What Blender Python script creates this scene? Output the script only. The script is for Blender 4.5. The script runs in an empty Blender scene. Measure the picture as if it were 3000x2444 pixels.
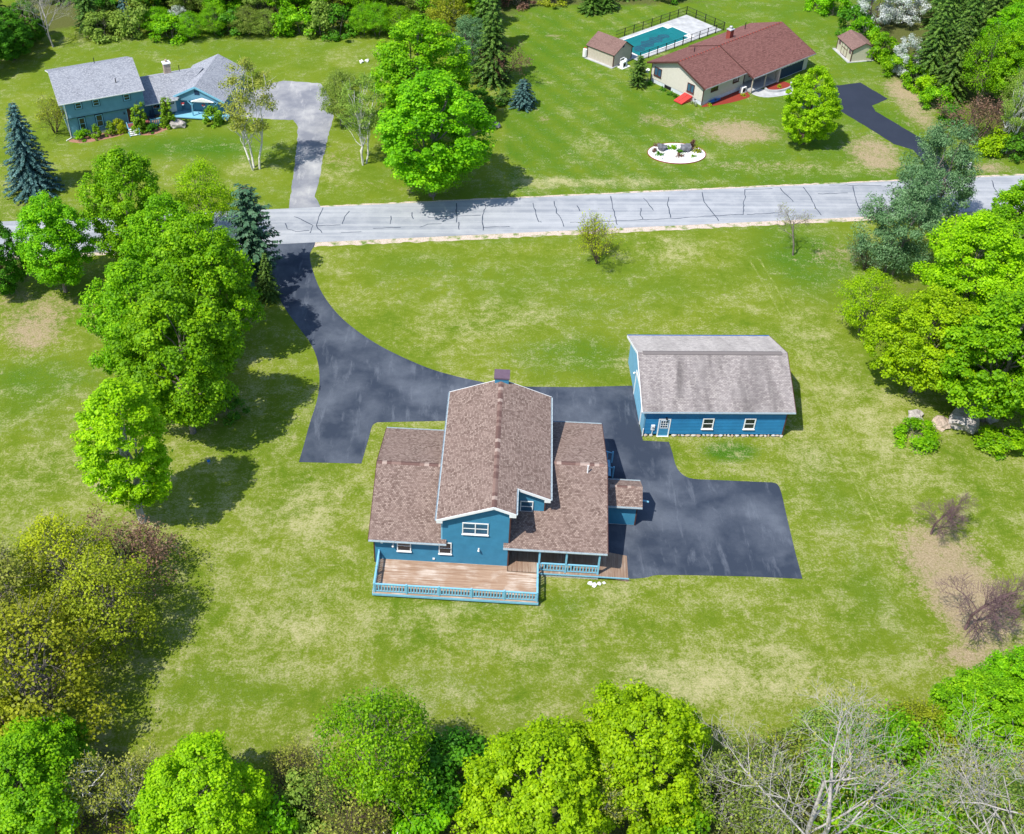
import bpy, math, random
import numpy as np
from mathutils import Vector, Matrix
R_ = math.radians
SC = bpy.context.scene
COL = SC.collection

# ------------------------------------------------------------------ camera, sky, sun, exposure
CAM_H, FPX, PITCH, CX, CY = 73.0, 3373.26, R_(41.308), 1278.64, 1222.0
cam = bpy.data.cameras.new('camera'); cam_o = bpy.data.objects.new('camera', cam); COL.objects.link(cam_o)
cam.sensor_fit = 'HORIZONTAL'; cam.sensor_width = 36.0; cam.lens = 36.0 * FPX / 3000.0
cam.shift_x = (1500 - CX) / 3000.0; cam.shift_y = 0.0
cam.clip_start = 0.5; cam.clip_end = 6000
cam_o.location = (0, 0, CAM_H); cam_o.rotation_euler = (math.pi / 2 - PITCH, 0, 0)
SC.camera = cam_o
SUN_EL, SUN_AZ = R_(57.0), R_(51.0)            # shadows fall towards +x +y
to_sun = Vector((-math.sin(SUN_AZ) * math.cos(SUN_EL), -math.cos(SUN_AZ) * math.cos(SUN_EL), math.sin(SUN_EL)))
W = bpy.data.worlds.new('World'); SC.world = W; W.use_nodes = True
wn = W.node_tree.nodes; wl = W.node_tree.links
sky = wn.new('ShaderNodeTexSky'); sky.sky_type = 'NISHITA'; sky.sun_disc = False
sky.sun_elevation = SUN_EL; sky.sun_rotation = math.atan2(to_sun.x, to_sun.y)
sky.air_density = 1.0; sky.dust_density = 0.6; sky.ozone_density = 1.5
wl.new(sky.outputs[0], wn['Background'].inputs[0]); wn['Background'].inputs[1].default_value = 0.15
sun = bpy.data.lights.new('sun', 'SUN'); sun.energy = 4.6; sun.angle = R_(0.53); sun.color = (1.0, 0.95, 0.86)
sun_o = bpy.data.objects.new('sun', sun); COL.objects.link(sun_o)
sun_o.rotation_euler = to_sun.to_track_quat('Z', 'Y').to_euler(); sun_o.location = (-60, -40, 120)
SC.view_settings.view_transform = 'Standard'; SC.view_settings.look = 'None'
SC.view_settings.exposure = 0.42; SC.view_settings.gamma = 1.0
SC.render.engine = 'CYCLES'

# ------------------------------------------------------------------ photo pixel -> world point
_F = np.array([0, math.cos(PITCH), -math.sin(PITCH)]); _X = np.array([1., 0, 0]); _D = np.array([0, -math.sin(PITCH), -math.cos(PITCH)])
def G(u, v, z=0.0):
    r = _X * (u - CX) / FPX + _D * (v - CY) / FPX + _F
    return np.array([0, 0, CAM_H]) + r * ((z - CAM_H) / r[2])
OS = 1.40779
def O(x, y, z=0.0): return G(x * OS, y * OS, z)

# ------------------------------------------------------------------ objects
def link(name, data, parent=None):
    o = bpy.data.objects.new(name, data); COL.objects.link(o)
    if parent is not None: o.parent = parent
    return o
def tag(o, label=None, cat=None, group=None, kind=None):
    if label: o['label'] = label
    if cat: o['category'] = cat
    if group: o['group'] = group
    if kind: o['kind'] = kind
    return o
def thing(name, label, cat, loc=(0, 0, 0), rz=0.0, group=None):
    o = link(name, None); o.empty_display_size = 0.2
    o.location = tuple(float(c) for c in loc); o.rotation_euler = (0, 0, rz)
    return tag(o, label, cat, group)

class MB:
    """collects faces; build() makes one mesh object"""
    def __init__(s): s.v = []; s.f = []; s.m = []; s.uv = []
    def face(s, pts, m=0, uv=None):
        k = len(s.v); s.v += [tuple(p) for p in pts]; s.f.append(tuple(range(k, k + len(pts)))); s.m.append(m)
        s.uv.append(uv or [(0, 0)] * len(pts)); return s
    def hexa(s, b, t, m=0):
        k = len(s.v); s.v += [tuple(p) for p in b] + [tuple(p) for p in t]
        n = len(b)
        fs = [tuple(range(k + n - 1, k - 1, -1)), tuple(range(k + n, k + 2 * n))] + [(k + i, k + (i + 1) % n, k + n + (i + 1) % n, k + n + i) for i in range(n)]
        s.f += fs; s.m += [m] * len(fs); s.uv += [[(0, 0)] * len(f) for f in fs]; return s
    def box(s, x0, x1, y0, y1, z0, z1, m=0):
        return s.hexa([(x0, y0, z0), (x1, y0, z0), (x1, y1, z0), (x0, y1, z0)], [(x0, y0, z1), (x1, y0, z1), (x1, y1, z1), (x0, y1, z1)], m)
    def bar(s, a, b, w, h, m=0, up=(0, 0, 1)):
        a = Vector(a); b = Vector(b); d = (b - a).normalized(); u = Vector(up)
        if abs(d.dot(u)) > .98: u = Vector((0, 1, 0))
        x = d.cross(u).normalized() * (w / 2); y = x.cross(d).normalized() * (h / 2)
        return s.hexa([a - x - y, a + x - y, a + x + y, a - x + y], [b - x - y, b + x - y, b + x + y, b - x + y], m)
    def tube(s, pts, rads, n=8, m=0, cap=True):
        pts = [Vector(p) for p in pts]; k = len(s.v)
        for i, p in enumerate(pts):
            d = (pts[min(i + 1, len(pts) - 1)] - pts[max(i - 1, 0)]).normalized()
            u = Vector((0, 0, 1)) if abs(d.z) < .9 else Vector((1, 0, 0))
            x = d.cross(u).normalized(); y = d.cross(x)
            for j in range(n):
                a = 2 * math.pi * j / n; s.v.append(tuple(p + (x * math.cos(a) + y * math.sin(a)) * rads[i]))
        for i in range(len(pts) - 1):
            for j in range(n):
                s.f.append((k + i * n + j, k + i * n + (j + 1) % n, k + (i + 1) * n + (j + 1) % n, k + (i + 1) * n + j)); s.m.append(m); s.uv.append([(0, 0)] * 4)
        if cap:
            e = k + (len(pts) - 1) * n
            s.f.append(tuple(range(e, e + n))); s.m.append(m); s.uv.append([(0, 0)] * n)
            s.f.append(tuple(range(k + n - 1, k - 1, -1))); s.m.append(m); s.uv.append([(0, 0)] * n)
        return s
    def mesh(s, name, mats):
        me = bpy.data.meshes.new(name); me.from_pydata(s.v, [], s.f)
        for mt in (mats if isinstance(mats, (list, tuple)) else [mats]): me.materials.append(mt)
        me.polygons.foreach_set('material_index', s.m)
        ul = me.uv_layers.new(name='UVMap'); flat = [c for u in s.uv for p in u for c in p]
        ul.data.foreach_set('uv', flat); me.update(); return me
    def build(s, name, mats, parent=None): return link(name, s.mesh(name, mats), parent)

def clip(poly, axis, lim, keep_ge):
    out = []
    for i in range(len(poly)):
        a, b = poly[i], poly[(i + 1) % len(poly)]
        fa = (a[axis] - lim) * (1 if keep_ge else -1); fb = (b[axis] - lim) * (1 if keep_ge else -1)
        if fa >= -1e-9: out.append(a)
        if (fa > 1e-9 and fb < -1e-9) or (fa < -1e-9 and fb > 1e-9):
            t = fa / (fa - fb); out.append(tuple(a[k] + (b[k] - a[k]) * t for k in range(2)))
    return out
def lapped(mb, poly, org, au, av, nrm, lap, proud, v0=0.0, m=0):
    """poly in (u,v); horizontal courses, each proud at its lower edge"""
    org, au, av, nrm = Vector(org), Vector(au), Vector(av), Vector(nrm)
    lo = min(p[1] for p in poly); hi = max(p[1] for p in poly)
    i = math.floor((lo - v0) / lap)
    while v0 + i * lap < hi - 1e-6:
        a = v0 + i * lap; b = a + lap
        q = clip(clip(poly, 1, a, True), 1, b, False); i += 1
        if len(q) < 3: continue
        pts = [org + au * u + av * v + nrm * (proud * (1 - (v - a) / lap)) for u, v in q]
        # drop repeated points
        pp, uu = [], []
        for p, c in zip(pts, q):
            if not pp or (p - pp[-1]).length > 1e-5: pp.append(p); uu.append(c)
        if len(pp) >= 3: mb.face(pp, m, uu)
        low = [c for c in q if c[1] < a + 1e-6]
        if len(low) >= 2:
            u0 = min(c[0] for c in low); u1 = max(c[0] for c in low)
            mb.face([org + au * u0 + av * a, org + au * u1 + av * a, org + au * u1 + av * a + nrm * proud, org + au * u0 + av * a + nrm * proud], m, [(u0, a)] * 4)

# ------------------------------------------------------------------ materials
class NT:
    def __init__(s, name):
        s.mat = bpy.data.materials.new(name); s.mat.use_nodes = True; s.t = s.mat.node_tree; s.n = s.t.nodes
        s.b = s.n['Principled BSDF']; s.out = s.n['Material Output']
    def new(s, ty, **kw):
        x = s.n.new(ty)
        for k, v in kw.items(): setattr(x, k, v)
        return x
    def link(s, a, b): s.t.links.new(a, b)
    def set(s, inp, v):
        if isinstance(v, bpy.types.NodeSocket): s.link(v, inp)
        elif isinstance(v, (tuple, list)) and len(v) == 3 and inp.type == 'RGBA': inp.default_value = (*v, 1)
        else: inp.default_value = v
    def coord(s, which='Object'):
        return s.new('ShaderNodeTexCoord').outputs[which]
    def mapping(s, vec, scale=(1, 1, 1), rot=(0, 0, 0)):
        x = s.new('ShaderNodeMapping'); s.link(vec, x.inputs[0]); x.inputs['Scale'].default_value = scale; x.inputs['Rotation'].default_value = rot; return x.outputs[0]
    def noise(s, vec, scale, detail=3, rough=.55, dist=0.0):
        x = s.new('ShaderNodeTexNoise'); s.link(vec, x.inputs['Vector']); x.inputs['Scale'].default_value = scale
        x.inputs['Detail'].default_value = detail; x.inputs['Roughness'].default_value = rough; x.inputs['Distortion'].default_value = dist
        return x.outputs[0]
    def ramp(s, fac, lo, hi, a=0.0, b=1.0):
        x = s.new('ShaderNodeMapRange'); s.set(x.inputs[0], fac); x.inputs[1].default_value = lo; x.inputs[2].default_value = hi
        x.inputs[3].default_value = a; x.inputs[4].default_value = b; return x.outputs[0]
    def mix(s, fac, a, b, mode='MIX'):
        x = s.new('ShaderNodeMix', data_type='RGBA', blend_type=mode); s.set(x.inputs['Factor'], fac)
        s.set(x.inputs[6], a); s.set(x.inputs[7], b); return x.outputs[2]
    def math(s, op, a, b=0.0):
        x = s.new('ShaderNodeMath', operation=op); s.set(x.inputs[0], a); s.set(x.inputs[1], b); return x.outputs[0]
    def attr(s, name):
        x = s.new('ShaderNodeAttribute'); x.attribute_name = name; return x.outputs['Fac']
    def bump(s, h, strength, dist=.02):
        x = s.new('ShaderNodeBump'); s.link(h, x.inputs['Height']); x.inputs['Strength'].default_value = strength; x.inputs['Distance'].default_value = dist
        s.link(x.outputs[0], s.b.inputs['Normal'])
    def fin(s, col, rough=.8, spec=.3, metal=0.0):
        s.set(s.b.inputs['Base Color'], col); s.set(s.b.inputs['Roughness'], rough); s.b.inputs['Specular IOR Level'].default_value = spec
        s.b.inputs['Metallic'].default_value = metal; return s.mat

def plain(name, col, rough=.6, var=.18, scale=3.0, spec=.3, metal=0.0, bump=0.0):
    t = NT(name); c = t.coord(); n = t.noise(c, scale, 4)
    lo = tuple(x * (1 - var) for x in col); hi = tuple(min(1, x * (1 + var)) for x in col)
    if bump: t.bump(t.noise(c, scale * 8, 3), bump)
    return t.fin(t.mix(t.ramp(n, .3, .7), lo, hi), rough, spec, metal)

def shingle(name, c1, c2, c3, tab=.19, row=.145, streak=0.0):
    t = NT(name); uv = t.coord('UV'); br = t.new('ShaderNodeTexBrick'); t.link(uv, br.inputs[0])
    br.offset = .5; br.inputs['Color1'].default_value = (*c1, 1); br.inputs['Color2'].default_value = (*c2, 1); br.inputs['Mortar'].default_value = (*[x * .45 for x in c1], 1)
    br.inputs['Scale'].default_value = 1.0; br.inputs['Brick Width'].default_value = tab; br.inputs['Row Height'].default_value = row
    br.inputs['Mortar Size'].default_value = .012; br.inputs['Mortar Smooth'].default_value = .2; br.inputs['Bias'].default_value = 0.0
    n1 = t.noise(uv, .55, 4, .6); n2 = t.noise(uv, 9, 3)
    col = t.mix(t.ramp(n1, .38, .66, 0, .55), br.outputs['Color'], c3)
    col = t.mix(t.ramp(n2, .3, .7, 0, .35), col, tuple(x * .6 for x in c1))
    if streak:
        st = t.noise(t.mapping(uv, (.62, .11, 1)), 1.0, 4, .6, .4)
        col = t.mix(t.math('MULTIPLY', t.ramp(st, .46, .74), streak), col, tuple(x * .33 for x in c1))
    t.bump(br.outputs['Fac'], -.5, .01)
    return t.fin(col, .9, .2)

def leafmat(name, dark, mid, light, trans=.35, hue=.035, trcol=None):
    t = NT(name); r = t.attr('rnd'); oi = t.new('ShaderNodeObjectInfo').outputs['Random']
    c = t.mix(t.ramp(r, 0, .5), dark, mid); c = t.mix(t.ramp(r, .5, 1), c, light)
    h = t.new('ShaderNodeHueSaturation'); t.link(c, h.inputs['Color']); t.set(h.inputs['Hue'], t.ramp(oi, 0, 1, .5 - hue * .25, .5 + hue * .25)); t.set(h.inputs['Value'], t.ramp(oi, 0, 1, .88, 1.1))
    c = h.outputs[0]
    t.fin(c, .55, .25)
    tr = t.new('ShaderNodeBsdfTranslucent'); t.link(c, tr.inputs[0])
    mx = t.new('ShaderNodeMixShader'); mx.inputs[0].default_value = trans; t.link(t.b.outputs[0], mx.inputs[1]); t.link(tr.outputs[0], mx.inputs[2]); t.link(mx.outputs[0], t.out.inputs[0])
    return t.mat

def asphalt(name, dark, pale, amount, scale=.35, rough=.85):
    t = NT(name); c = t.coord(); f = t.noise(c, 30, 3); m = t.noise(c, scale * .6, 6, .6, .15); s = t.noise(t.mapping(c, (1.3, .28, 1), (0, 0, .55)), .8, 6, .68, .3)
    col = t.mix(t.ramp(m, .4, .75, 0, amount * .8), dark, pale)
    col = t.mix(t.ramp(s, .55, .75, 0, amount * .7), col, pale)
    col = t.mix(t.ramp(f, .3, .7, .0, .4), col, tuple(x * .62 for x in dark))
    t.bump(f, .25, .01)
    return t.fin(col, rough, .3)

M = {}
M['blue'] = plain('blue_siding', (.042, .195, .32), .55, .10, 1.2)
M['bluetrim'] = plain('blue_trim', (.20, .47, .65), .5, .08)
M['barnblue'] = plain('barn_siding', (.022, .17, .345), .55, .10, 1.0)
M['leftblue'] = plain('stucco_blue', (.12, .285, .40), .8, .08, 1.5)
M['leftdark'] = plain('navy_trim', (.012, .035, .085), .6, .1)
M['white'] = plain('white_trim', (.78, .79, .80), .5, .05)
M['doorblue'] = plain('door_blue', (.05, .24, .42), .5, .08)
M['soffit'] = plain('soffit_white', (.55, .58, .62), .6, .05)
M['browntrim'] = plain('brown_trim', (.085, .035, .03), .6, .15)
M['shing'] = shingle('brown_shingles', (.145, .095, .08), (.41, .315, .27), (.27, .195, .168))
M['capA'] = plain('ridge_cap_brown', (.13, .075, .065), .9, .2); M['capB'] = plain('ridge_cap_tan', (.34, .26, .225), .9, .15); M['capC'] = plain('ridge_cap_mid', (.20, .13, .11), .9, .15)
M['barnback'] = shingle('sun_glare_grey_shingles', (.36, .33, .32), (.60, .56, .53), (.52, .48, .46), .28, .15, .35)  # back slope of the barn: sun glare put into a lighter shingle colour
M['barnroof'] = shingle('weathered_grey_shingles', (.235, .205, .205), (.46, .42, .40), (.36, .33, .325), .28, .15, .8)
M['leftroof'] = shingle('grey_blue_shingles', (.24, .255, .30), (.50, .52, .57), (.37, .39, .44))
M['redroof'] = shingle('red_brown_shingles', (.145, .062, .056), (.28, .135, .118), (.21, .098, .085), .34, .16)
M['shedroof'] = shingle('shed_shingles', (.19, .115, .10), (.30, .19, .165), (.25, .155, .135))
M['beige'] = plain('beige_siding', (.52, .50, .44), .65, .05)
M['shedwall'] = plain('shed_tan', (.50, .47, .36), .7, .06)
M['poolshed'] = plain('pool_shed_tan', (.46, .41, .34), .7, .08)
M['found'] = plain('concrete_foundation', (.55, .60, .66), .85, .1)
M['concrete'] = plain('concrete', (.42, .43, .44), .9, .22, .9, bump=.1)
M['glass'] = plain('window_glass', (.015, .02, .03), .06, .3, .8, .8)
M['glassblue'] = plain('window_glass_blue', (.03, .09, .16), .06, .3, .8, .8)
M['dark'] = plain('dark_interior', (.012, .012, .014), .7, .2)
M['black'] = plain('black_metal', (.012, .012, .013), .5, .2)
M['gutter'] = plain('gutter_metal', (.40, .48, .53), .4, .08)
M['chimcap'] = plain('purple_brown_cap', (.13, .085, .12), .6, .12)
M['steel'] = plain('galvanized', (.55, .56, .58), .35, .1, metal=.6)
M['red'] = plain('red_paint', (.55, .05, .045), .5, .08)
M['mulch'] = plain('red_mulch', (.24, .035, .022), .95, .35, 14, bump=.4)
M['pmulch'] = plain('pink_mulch', (.33, .17, .12), .95, .3, 12, bump=.4)
M['brick'] = plain('red_brick', (.26, .055, .04), .85, .25, 8, bump=.2)
M['stonechim'] = plain('chimney_stone', (.42, .33, .27), .85, .35, 5, bump=.3)
M['stone'] = plain('field_stone', (.36, .33, .31), .9, .4, 4, bump=.5)
M['darkstone'] = plain('dark_boulder', (.13, .135, .155), .9, .45, 3, bump=.6)
M['whitestone'] = plain('white_stone', (.72, .72, .72), .9, .12, 9, bump=.3)
M['bark'] = plain('grey_bark', (.20, .17, .15), .95, .4, 6, bump=.5)
M['brownbark'] = plain('brown_bark', (.11, .075, .06), .95, .35, 6, bump=.5)
M['palebark'] = plain('pale_bark', (.40, .37, .35), .9, .3, 5, bump=.3)
M['birchbark'] = plain('birch_bark', (.62, .60, .56), .8, .35, 7)
M['purplebark'] = plain('purple_bark', (.16, .10, .105), .95, .25, 6)
M['pool'] = plain('pool_cover', (.005, .15, .165), .5, .12, .5)
M['poolwet'] = plain('pool_cover_puddle', (.004, .07, .095), .15, .2, 1.2, .6)
M['bluecap'] = plain('blue_plastic', (.03, .16, .5), .4, .05)
M['bluecloth'] = plain('blue_tarp', (.02, .12, .40), .6, .1)
M['porchred'] = plain('red_porch_boards', (.22, .07, .07), .7, .15)
def wood(name, c1, c2, c3, along):
    t = NT(name); c = t.coord('Object'); sc = (.5, 9, 9) if along == 'x' else (9, .5, 9)
    a = t.noise(t.mapping(c, sc), 1.0, 5, .62); b = t.noise(c, .7, 4); oi = t.new('ShaderNodeObjectInfo').outputs['Random']
    col = t.mix(t.ramp(a, .3, .68), c1, c2); col = t.mix(t.math('MULTIPLY', t.ramp(b, .45, .7), t.ramp(a, .4, .62, 0, .85)), col, c3)
    col = t.mix(t.ramp(oi, 0, 1, 0, .3), col, c1); return t.fin(col, .85, .25)
M['deck'] = wood('weathered_deck', (.25, .15, .095), (.46, .33, .245), (.70, .64, .58), 'x')
M['deck2'] = wood('brown_deck', (.21, .13, .09), (.36, .26, .19), (.46, .39, .33), 'y')
def road_mat():
    t = NT('road_asphalt'); c = t.coord(); f = t.noise(c, 26, 3); m = t.noise(c, .5, 6, .65); w_ = t.noise(t.mapping(c, (.03, 1.1, 1), (0, 0, -.03)), 1.0, 5, .62)
    col = t.mix(t.ramp(w_, .38, .64), (.26, .28, .315), (.42, .435, .46)); col = t.mix(t.ramp(m, .45, .7, 0, .5), col, (.50, .51, .53)); col = t.mix(t.ramp(f, .3, .68, .4, 0), col, (.19, .205, .235)); t.bump(f, .3, .01); return t.fin(col, .9, .25)
M['road'] = road_mat()
M['drive'] = asphalt('sealed_asphalt', (.030, .042, .068), (.19, .215, .26), .85, .3)
M['drive2'] = asphalt('fresh_asphalt', (.022, .030, .052), (.04, .05, .08), .5, .4)
M['palepad'] = asphalt('worn_pale_asphalt', (.20, .21, .245), (.60, .59, .57), .95, .35)
M['tar'] = plain('crack_tar', (.045, .06, .09), .8, .2)
def gravel_mat():
    t = NT('road_gravel'); c = t.coord(); f = t.noise(c, 9, 4, .65); m = t.noise(c, .9, 4)
    col = t.mix(t.ramp(f, .35, .65), (.34, .26, .2), (.72, .61, .53)); col = t.mix(t.ramp(m, .5, .68), col, (.12, .2, .03)); t.bump(f, .6); return t.fin(col, .95, .1)
M['gravel'] = gravel_mat()
# foliage
M['maple'] = leafmat('leaf_maple', (.085, .26, .002), (.20, .48, .003), (.42, .74, .008), .46)
M['lime'] = leafmat('leaf_lime', (.16, .33, .002), (.34, .60, .003), (.56, .82, .008), .48)
M['deep'] = leafmat('leaf_deep', (.04, .16, .006), (.08, .27, .008), (.16, .40, .015), .36)
M['olive'] = leafmat('leaf_olive', (.13, .17, .008), (.30, .36, .012), (.50, .56, .03), .38)
M['yellow'] = leafmat('leaf_yellow', (.26, .36, .006), (.42, .52, .008), (.58, .66, .02), .38)
M['sage'] = leafmat('leaf_sage', (.06, .16, .055), (.16, .32, .13), (.31, .50, .25), .34)
M['soft'] = leafmat('leaf_soft', (.11, .19, .02), (.22, .34, .04), (.38, .50, .09), .36)
M['blossom'] = leafmat('blossom_white', (.10, .22, .03), (.55, .60, .56), (.84, .86, .86), .25)
M['spruce'] = leafmat('needle_blue', (.025, .08, .075), (.055, .14, .135), (.14, .27, .26), .12)
M['pine'] = leafmat('needle_green', (.025, .08, .010), (.075, .17, .02), (.20, .34, .05), .18)
M['pineblue'] = leafmat('needle_bluegreen', (.03, .09, .05), (.07, .17, .09), (.15, .28, .16), .15)
M['thuja'] = leafmat('needle_thuja', (.08, .19, .006), (.18, .35, .008), (.32, .52, .02), .2)
M['reddish'] = leafmat('bud_reddish', (.12, .06, .04), (.19, .105, .07), (.27, .17, .11), .2)
M['bud'] = leafmat('bud_olive', (.16, .19, .02), (.29, .32, .04), (.43, .45, .09), .30)

# ------------------------------------------------------------------ ground
def add_patches(P, arr, lst):
    for (x, y, rx, ry, amt) in lst:
        c = O(x, y); a = O(x + rx, y); b = O(x, y - ry)
        wx = abs(a[0] - c[0]); wy = abs(b[1] - c[1])
        d = np.sqrt(((P[:, 0] - c[0]) / wx) ** 2 + ((P[:, 1] - c[1]) / wy) ** 2)
        arr += amt * np.clip(1.5 - 1.05 * d, 0, 1) ** 1.3
def road_y(x, lower):   # straight road edges in world space
    a, b = (O(650, 505), O(1830, 450)) if lower else (O(650, 432), O(1840, 378))
    return a[1] + (x - a[0]) * (b[1] - a[1]) / (b[0] - a[0])
def make_ground():
    x0, x1, y0, y1, st = -120., 140., 25., 215., .8
    xs = np.concatenate([[-2500, -600], np.arange(x0, x1 + .01, st), [700, 2500]]); ys = np.concatenate([[-2500, -400], np.arange(y0, y1 + .01, st), [900, 3500]])
    nx, ny = len(xs), len(ys); XX, YY = np.meshgrid(xs, ys); P = np.stack([XX.ravel(), YY.ravel(), np.zeros(nx * ny)], 1)
    i = np.arange(nx * ny).reshape(ny, nx); F = np.stack([i[:-1, :-1].ravel(), i[:-1, 1:].ravel(), i[1:, 1:].ravel(), i[1:, :-1].ravel()], 1)
    me = bpy.data.meshes.new('ground'); me.vertices.add(len(P)); me.vertices.foreach_set('co', P.ravel())
    me.loops.add(F.size); me.loops.foreach_set('vertex_index', F.ravel()); me.polygons.add(len(F)); me.polygons.foreach_set('loop_start', np.arange(0, F.size, 4)); me.update(calc_edges=True)
    straw = np.zeros(len(P)); lush = np.zeros(len(P)); dirt = np.zeros(len(P)); litter = np.zeros(len(P))
    near = P[:, 1] < road_y(P[:, 0], True); far = P[:, 1] > road_y(P[:, 0], False)
    yb_ = O(1500, 800)[1]; straw += np.where(near, np.where(P[:, 1] > yb_, .13, .27), .06); lush += np.where(far, .22, 0.)
    lush += np.where(far & (P[:, 0] > O(1050, 200)[0]) & (P[:, 0] < 75), .38, 0.)
    # mowing bands beyond the road on the right-hand lot
    ang = R_(118); ph = P[:, 0] * math.sin(ang) - P[:, 1] * math.cos(ang)
    band = np.sin(ph * 2 * math.pi / 3.4); m = far & (P[:, 0] > 6) & (P[:, 0] < 36)
    lush += np.where(m, .13 * band, 0); straw += np.where(m, -.07 * band, 0)
    band2 = np.sin((P[:, 1] + .15 * P[:, 0]) * 2 * math.pi / 4.2); straw += np.where(near, .06 * band2, 0)
    add_patches(P, straw, [(640, 1060, 60, 70, .35), (1060, 650, 120, 40, .25), (950, 690, 120, 40, .2), (1400, 520, 80, 30, .35), (1320, 760, 60, 40, .3), (600, 1300, 160, 80, .25), (900, 1290, 120, 40, .22),
        (1420, 1420, 140, 60, .45), (1620, 1400, 120, 60, .35), (1680, 950, 50, 50, .25), (1700, 720, 60, 90, .25), (250, 1010, 70, 40, .35), (120, 980, 120, 60, .15), (1100, 1350, 90, 30, .25), (1280, 1260, 60, 40, .25), (1850, 900, 90, 110, .2),
        (1300, 380, 200, 12, .4), (1150, 380, 90, 14, .4), (1700, 350, 200, 18, .35), (1250, 300, 60, 30, .3), (1320, 110, 120, 12, .4), (1450, 330, 80, 12, .3), (690, 360, 60, 30, .3), (200, 80, 120, 20, .2), (720, 120, 90, 20, .2), (520, 350, 60, 14, .3), (20, 420, 60, 40, .3)])
    add_patches(P, lush, [(90, 790, 140, 55, .6), (60, 880, 120, 40, .3), (1520, 940, 62, 20, 1.5), (1200, 740, 160, 45, .60), (1180, 590, 330, 60, .30), (1690, 540, 120, 75, .8), (850, 560, 160, 40, .25), (400, 300, 170, 20, .55), (420, 320, 220, 16, .4), (900, 1440, 160, 50, .3), (1230, 660, 120, 40, .2), (620, 1230, 70, 60, .2), (1180, 1260, 60, 30, .4),
        (1010, 1260, 90, 20, .35), (430, 90, 330, 40, .25), (620, 760, 40, 160, .2), (1750, 1080, 50, 140, .25), (430, 1440, 190, 60, .25), (1840, 1300, 60, 120, .2), (1540, 470, 200, 16, .3), (1050, 500, 380, 10, .25), (1240, 540, 30, 14, .3)])
    add_patches(P, dirt, [(70, 700, 75, 40, .8), (60, 640, 150, 40, .55), (1535, 275, 95, 28, .95), (1820, 320, 60, 42, .9), (1905, 225, 45, 55, .75), (1880, 180, 60, 24, .5), (1965, 1170, 105, 95, .95), (2040, 1290, 95, 85, .9), (1990, 1370, 70, 28, .7), (270, 1085, 50, 30, .6),
        (1750, 530, 70, 28, .5), (1380, 255, 60, 12, .5), (1705, 225, 30, 12, .7), (1350, 240, 40, 8, .5), (2060, 350, 60, 14, .7), (1600, 345, 160, 10, .45), (1130, 250, 20, 8, .6), (880, 388, 220, 12, .3), (700, 330, 50, 30, .4), (1160, 75, 30, 5, .6)])
    # leaf litter under woods (top, right, bottom)
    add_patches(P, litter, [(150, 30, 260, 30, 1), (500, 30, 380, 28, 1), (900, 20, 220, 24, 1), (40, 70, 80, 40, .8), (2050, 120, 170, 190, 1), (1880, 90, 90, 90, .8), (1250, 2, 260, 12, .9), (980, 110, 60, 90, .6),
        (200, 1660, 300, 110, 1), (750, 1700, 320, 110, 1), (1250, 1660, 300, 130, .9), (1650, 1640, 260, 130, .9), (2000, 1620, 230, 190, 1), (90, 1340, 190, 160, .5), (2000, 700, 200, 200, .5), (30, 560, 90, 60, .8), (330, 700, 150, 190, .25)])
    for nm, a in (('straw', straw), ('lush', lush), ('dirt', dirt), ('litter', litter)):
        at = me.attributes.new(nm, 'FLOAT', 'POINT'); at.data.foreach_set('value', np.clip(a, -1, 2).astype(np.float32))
    t = NT('lawn'); c = t.coord(); f = t.noise(c, 5.5, 6, .8); ff = t.noise(c, 15, 4, .8); m2 = t.noise(c, 1.7, 6, .75, .25); md = t.noise(c, .42, 6, .68, .4); bg = t.noise(c, .09, 5, .62, .5)
    st = t.noise(t.mapping(c, (.4, 1.7, 1), (0, 0, .08)), 1.0, 5, .7)
    sub = lambda x, k: t.math('MULTIPLY', t.math('SUBTRACT', x, .5), k); add = lambda *q: q[0] if len(q) == 1 else t.math('ADD', q[0], add(*q[1:]))
    col = t.mix(t.ramp(bg, .38, .62), (.125, .215, .010), (.215, .28, .018))
    col = t.mix(t.ramp(add(sub(md, 1.6), sub(m2, 1.2), sub(f, .8)), -.35, .4, 0, .85), col, (.30, .345, .035))
    col = t.mix(t.ramp(add(t.attr('lush'), sub(md, 2.0), sub(f, 2.2), sub(m2, 1.8)), .05, 1.0, 0, .95), col, (.055, .185, .006))
    sv = add(t.attr('straw'), sub(f, 3.4), sub(m2, 2.0), sub(md, 2.2), sub(st, .8), sub(bg, 1.0))
    col = t.mix(t.ramp(sv, .18, 1.15, 0, .95), col, (.66, .59, .32))
    dv = add(t.attr('dirt'), sub(m2, 2.0), sub(f, 1.6), sub(md, 1.2))
    col = t.mix(t.ramp(dv, .32, .95, 0, .93), col, t.mix(t.ramp(f, .35, .65), (.38, .26, .16), (.68, .51, .37)))
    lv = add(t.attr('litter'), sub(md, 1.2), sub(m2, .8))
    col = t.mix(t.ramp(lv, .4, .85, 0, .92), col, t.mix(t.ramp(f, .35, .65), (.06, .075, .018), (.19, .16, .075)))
    col = t.mix(t.ramp(ff, .35, .62, .55, 0), col, (.06, .115, .008))
    t.bump(t.math('ADD', f, ff), 1.0, .10)
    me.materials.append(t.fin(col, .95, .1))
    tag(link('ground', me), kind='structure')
make_ground()

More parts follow.
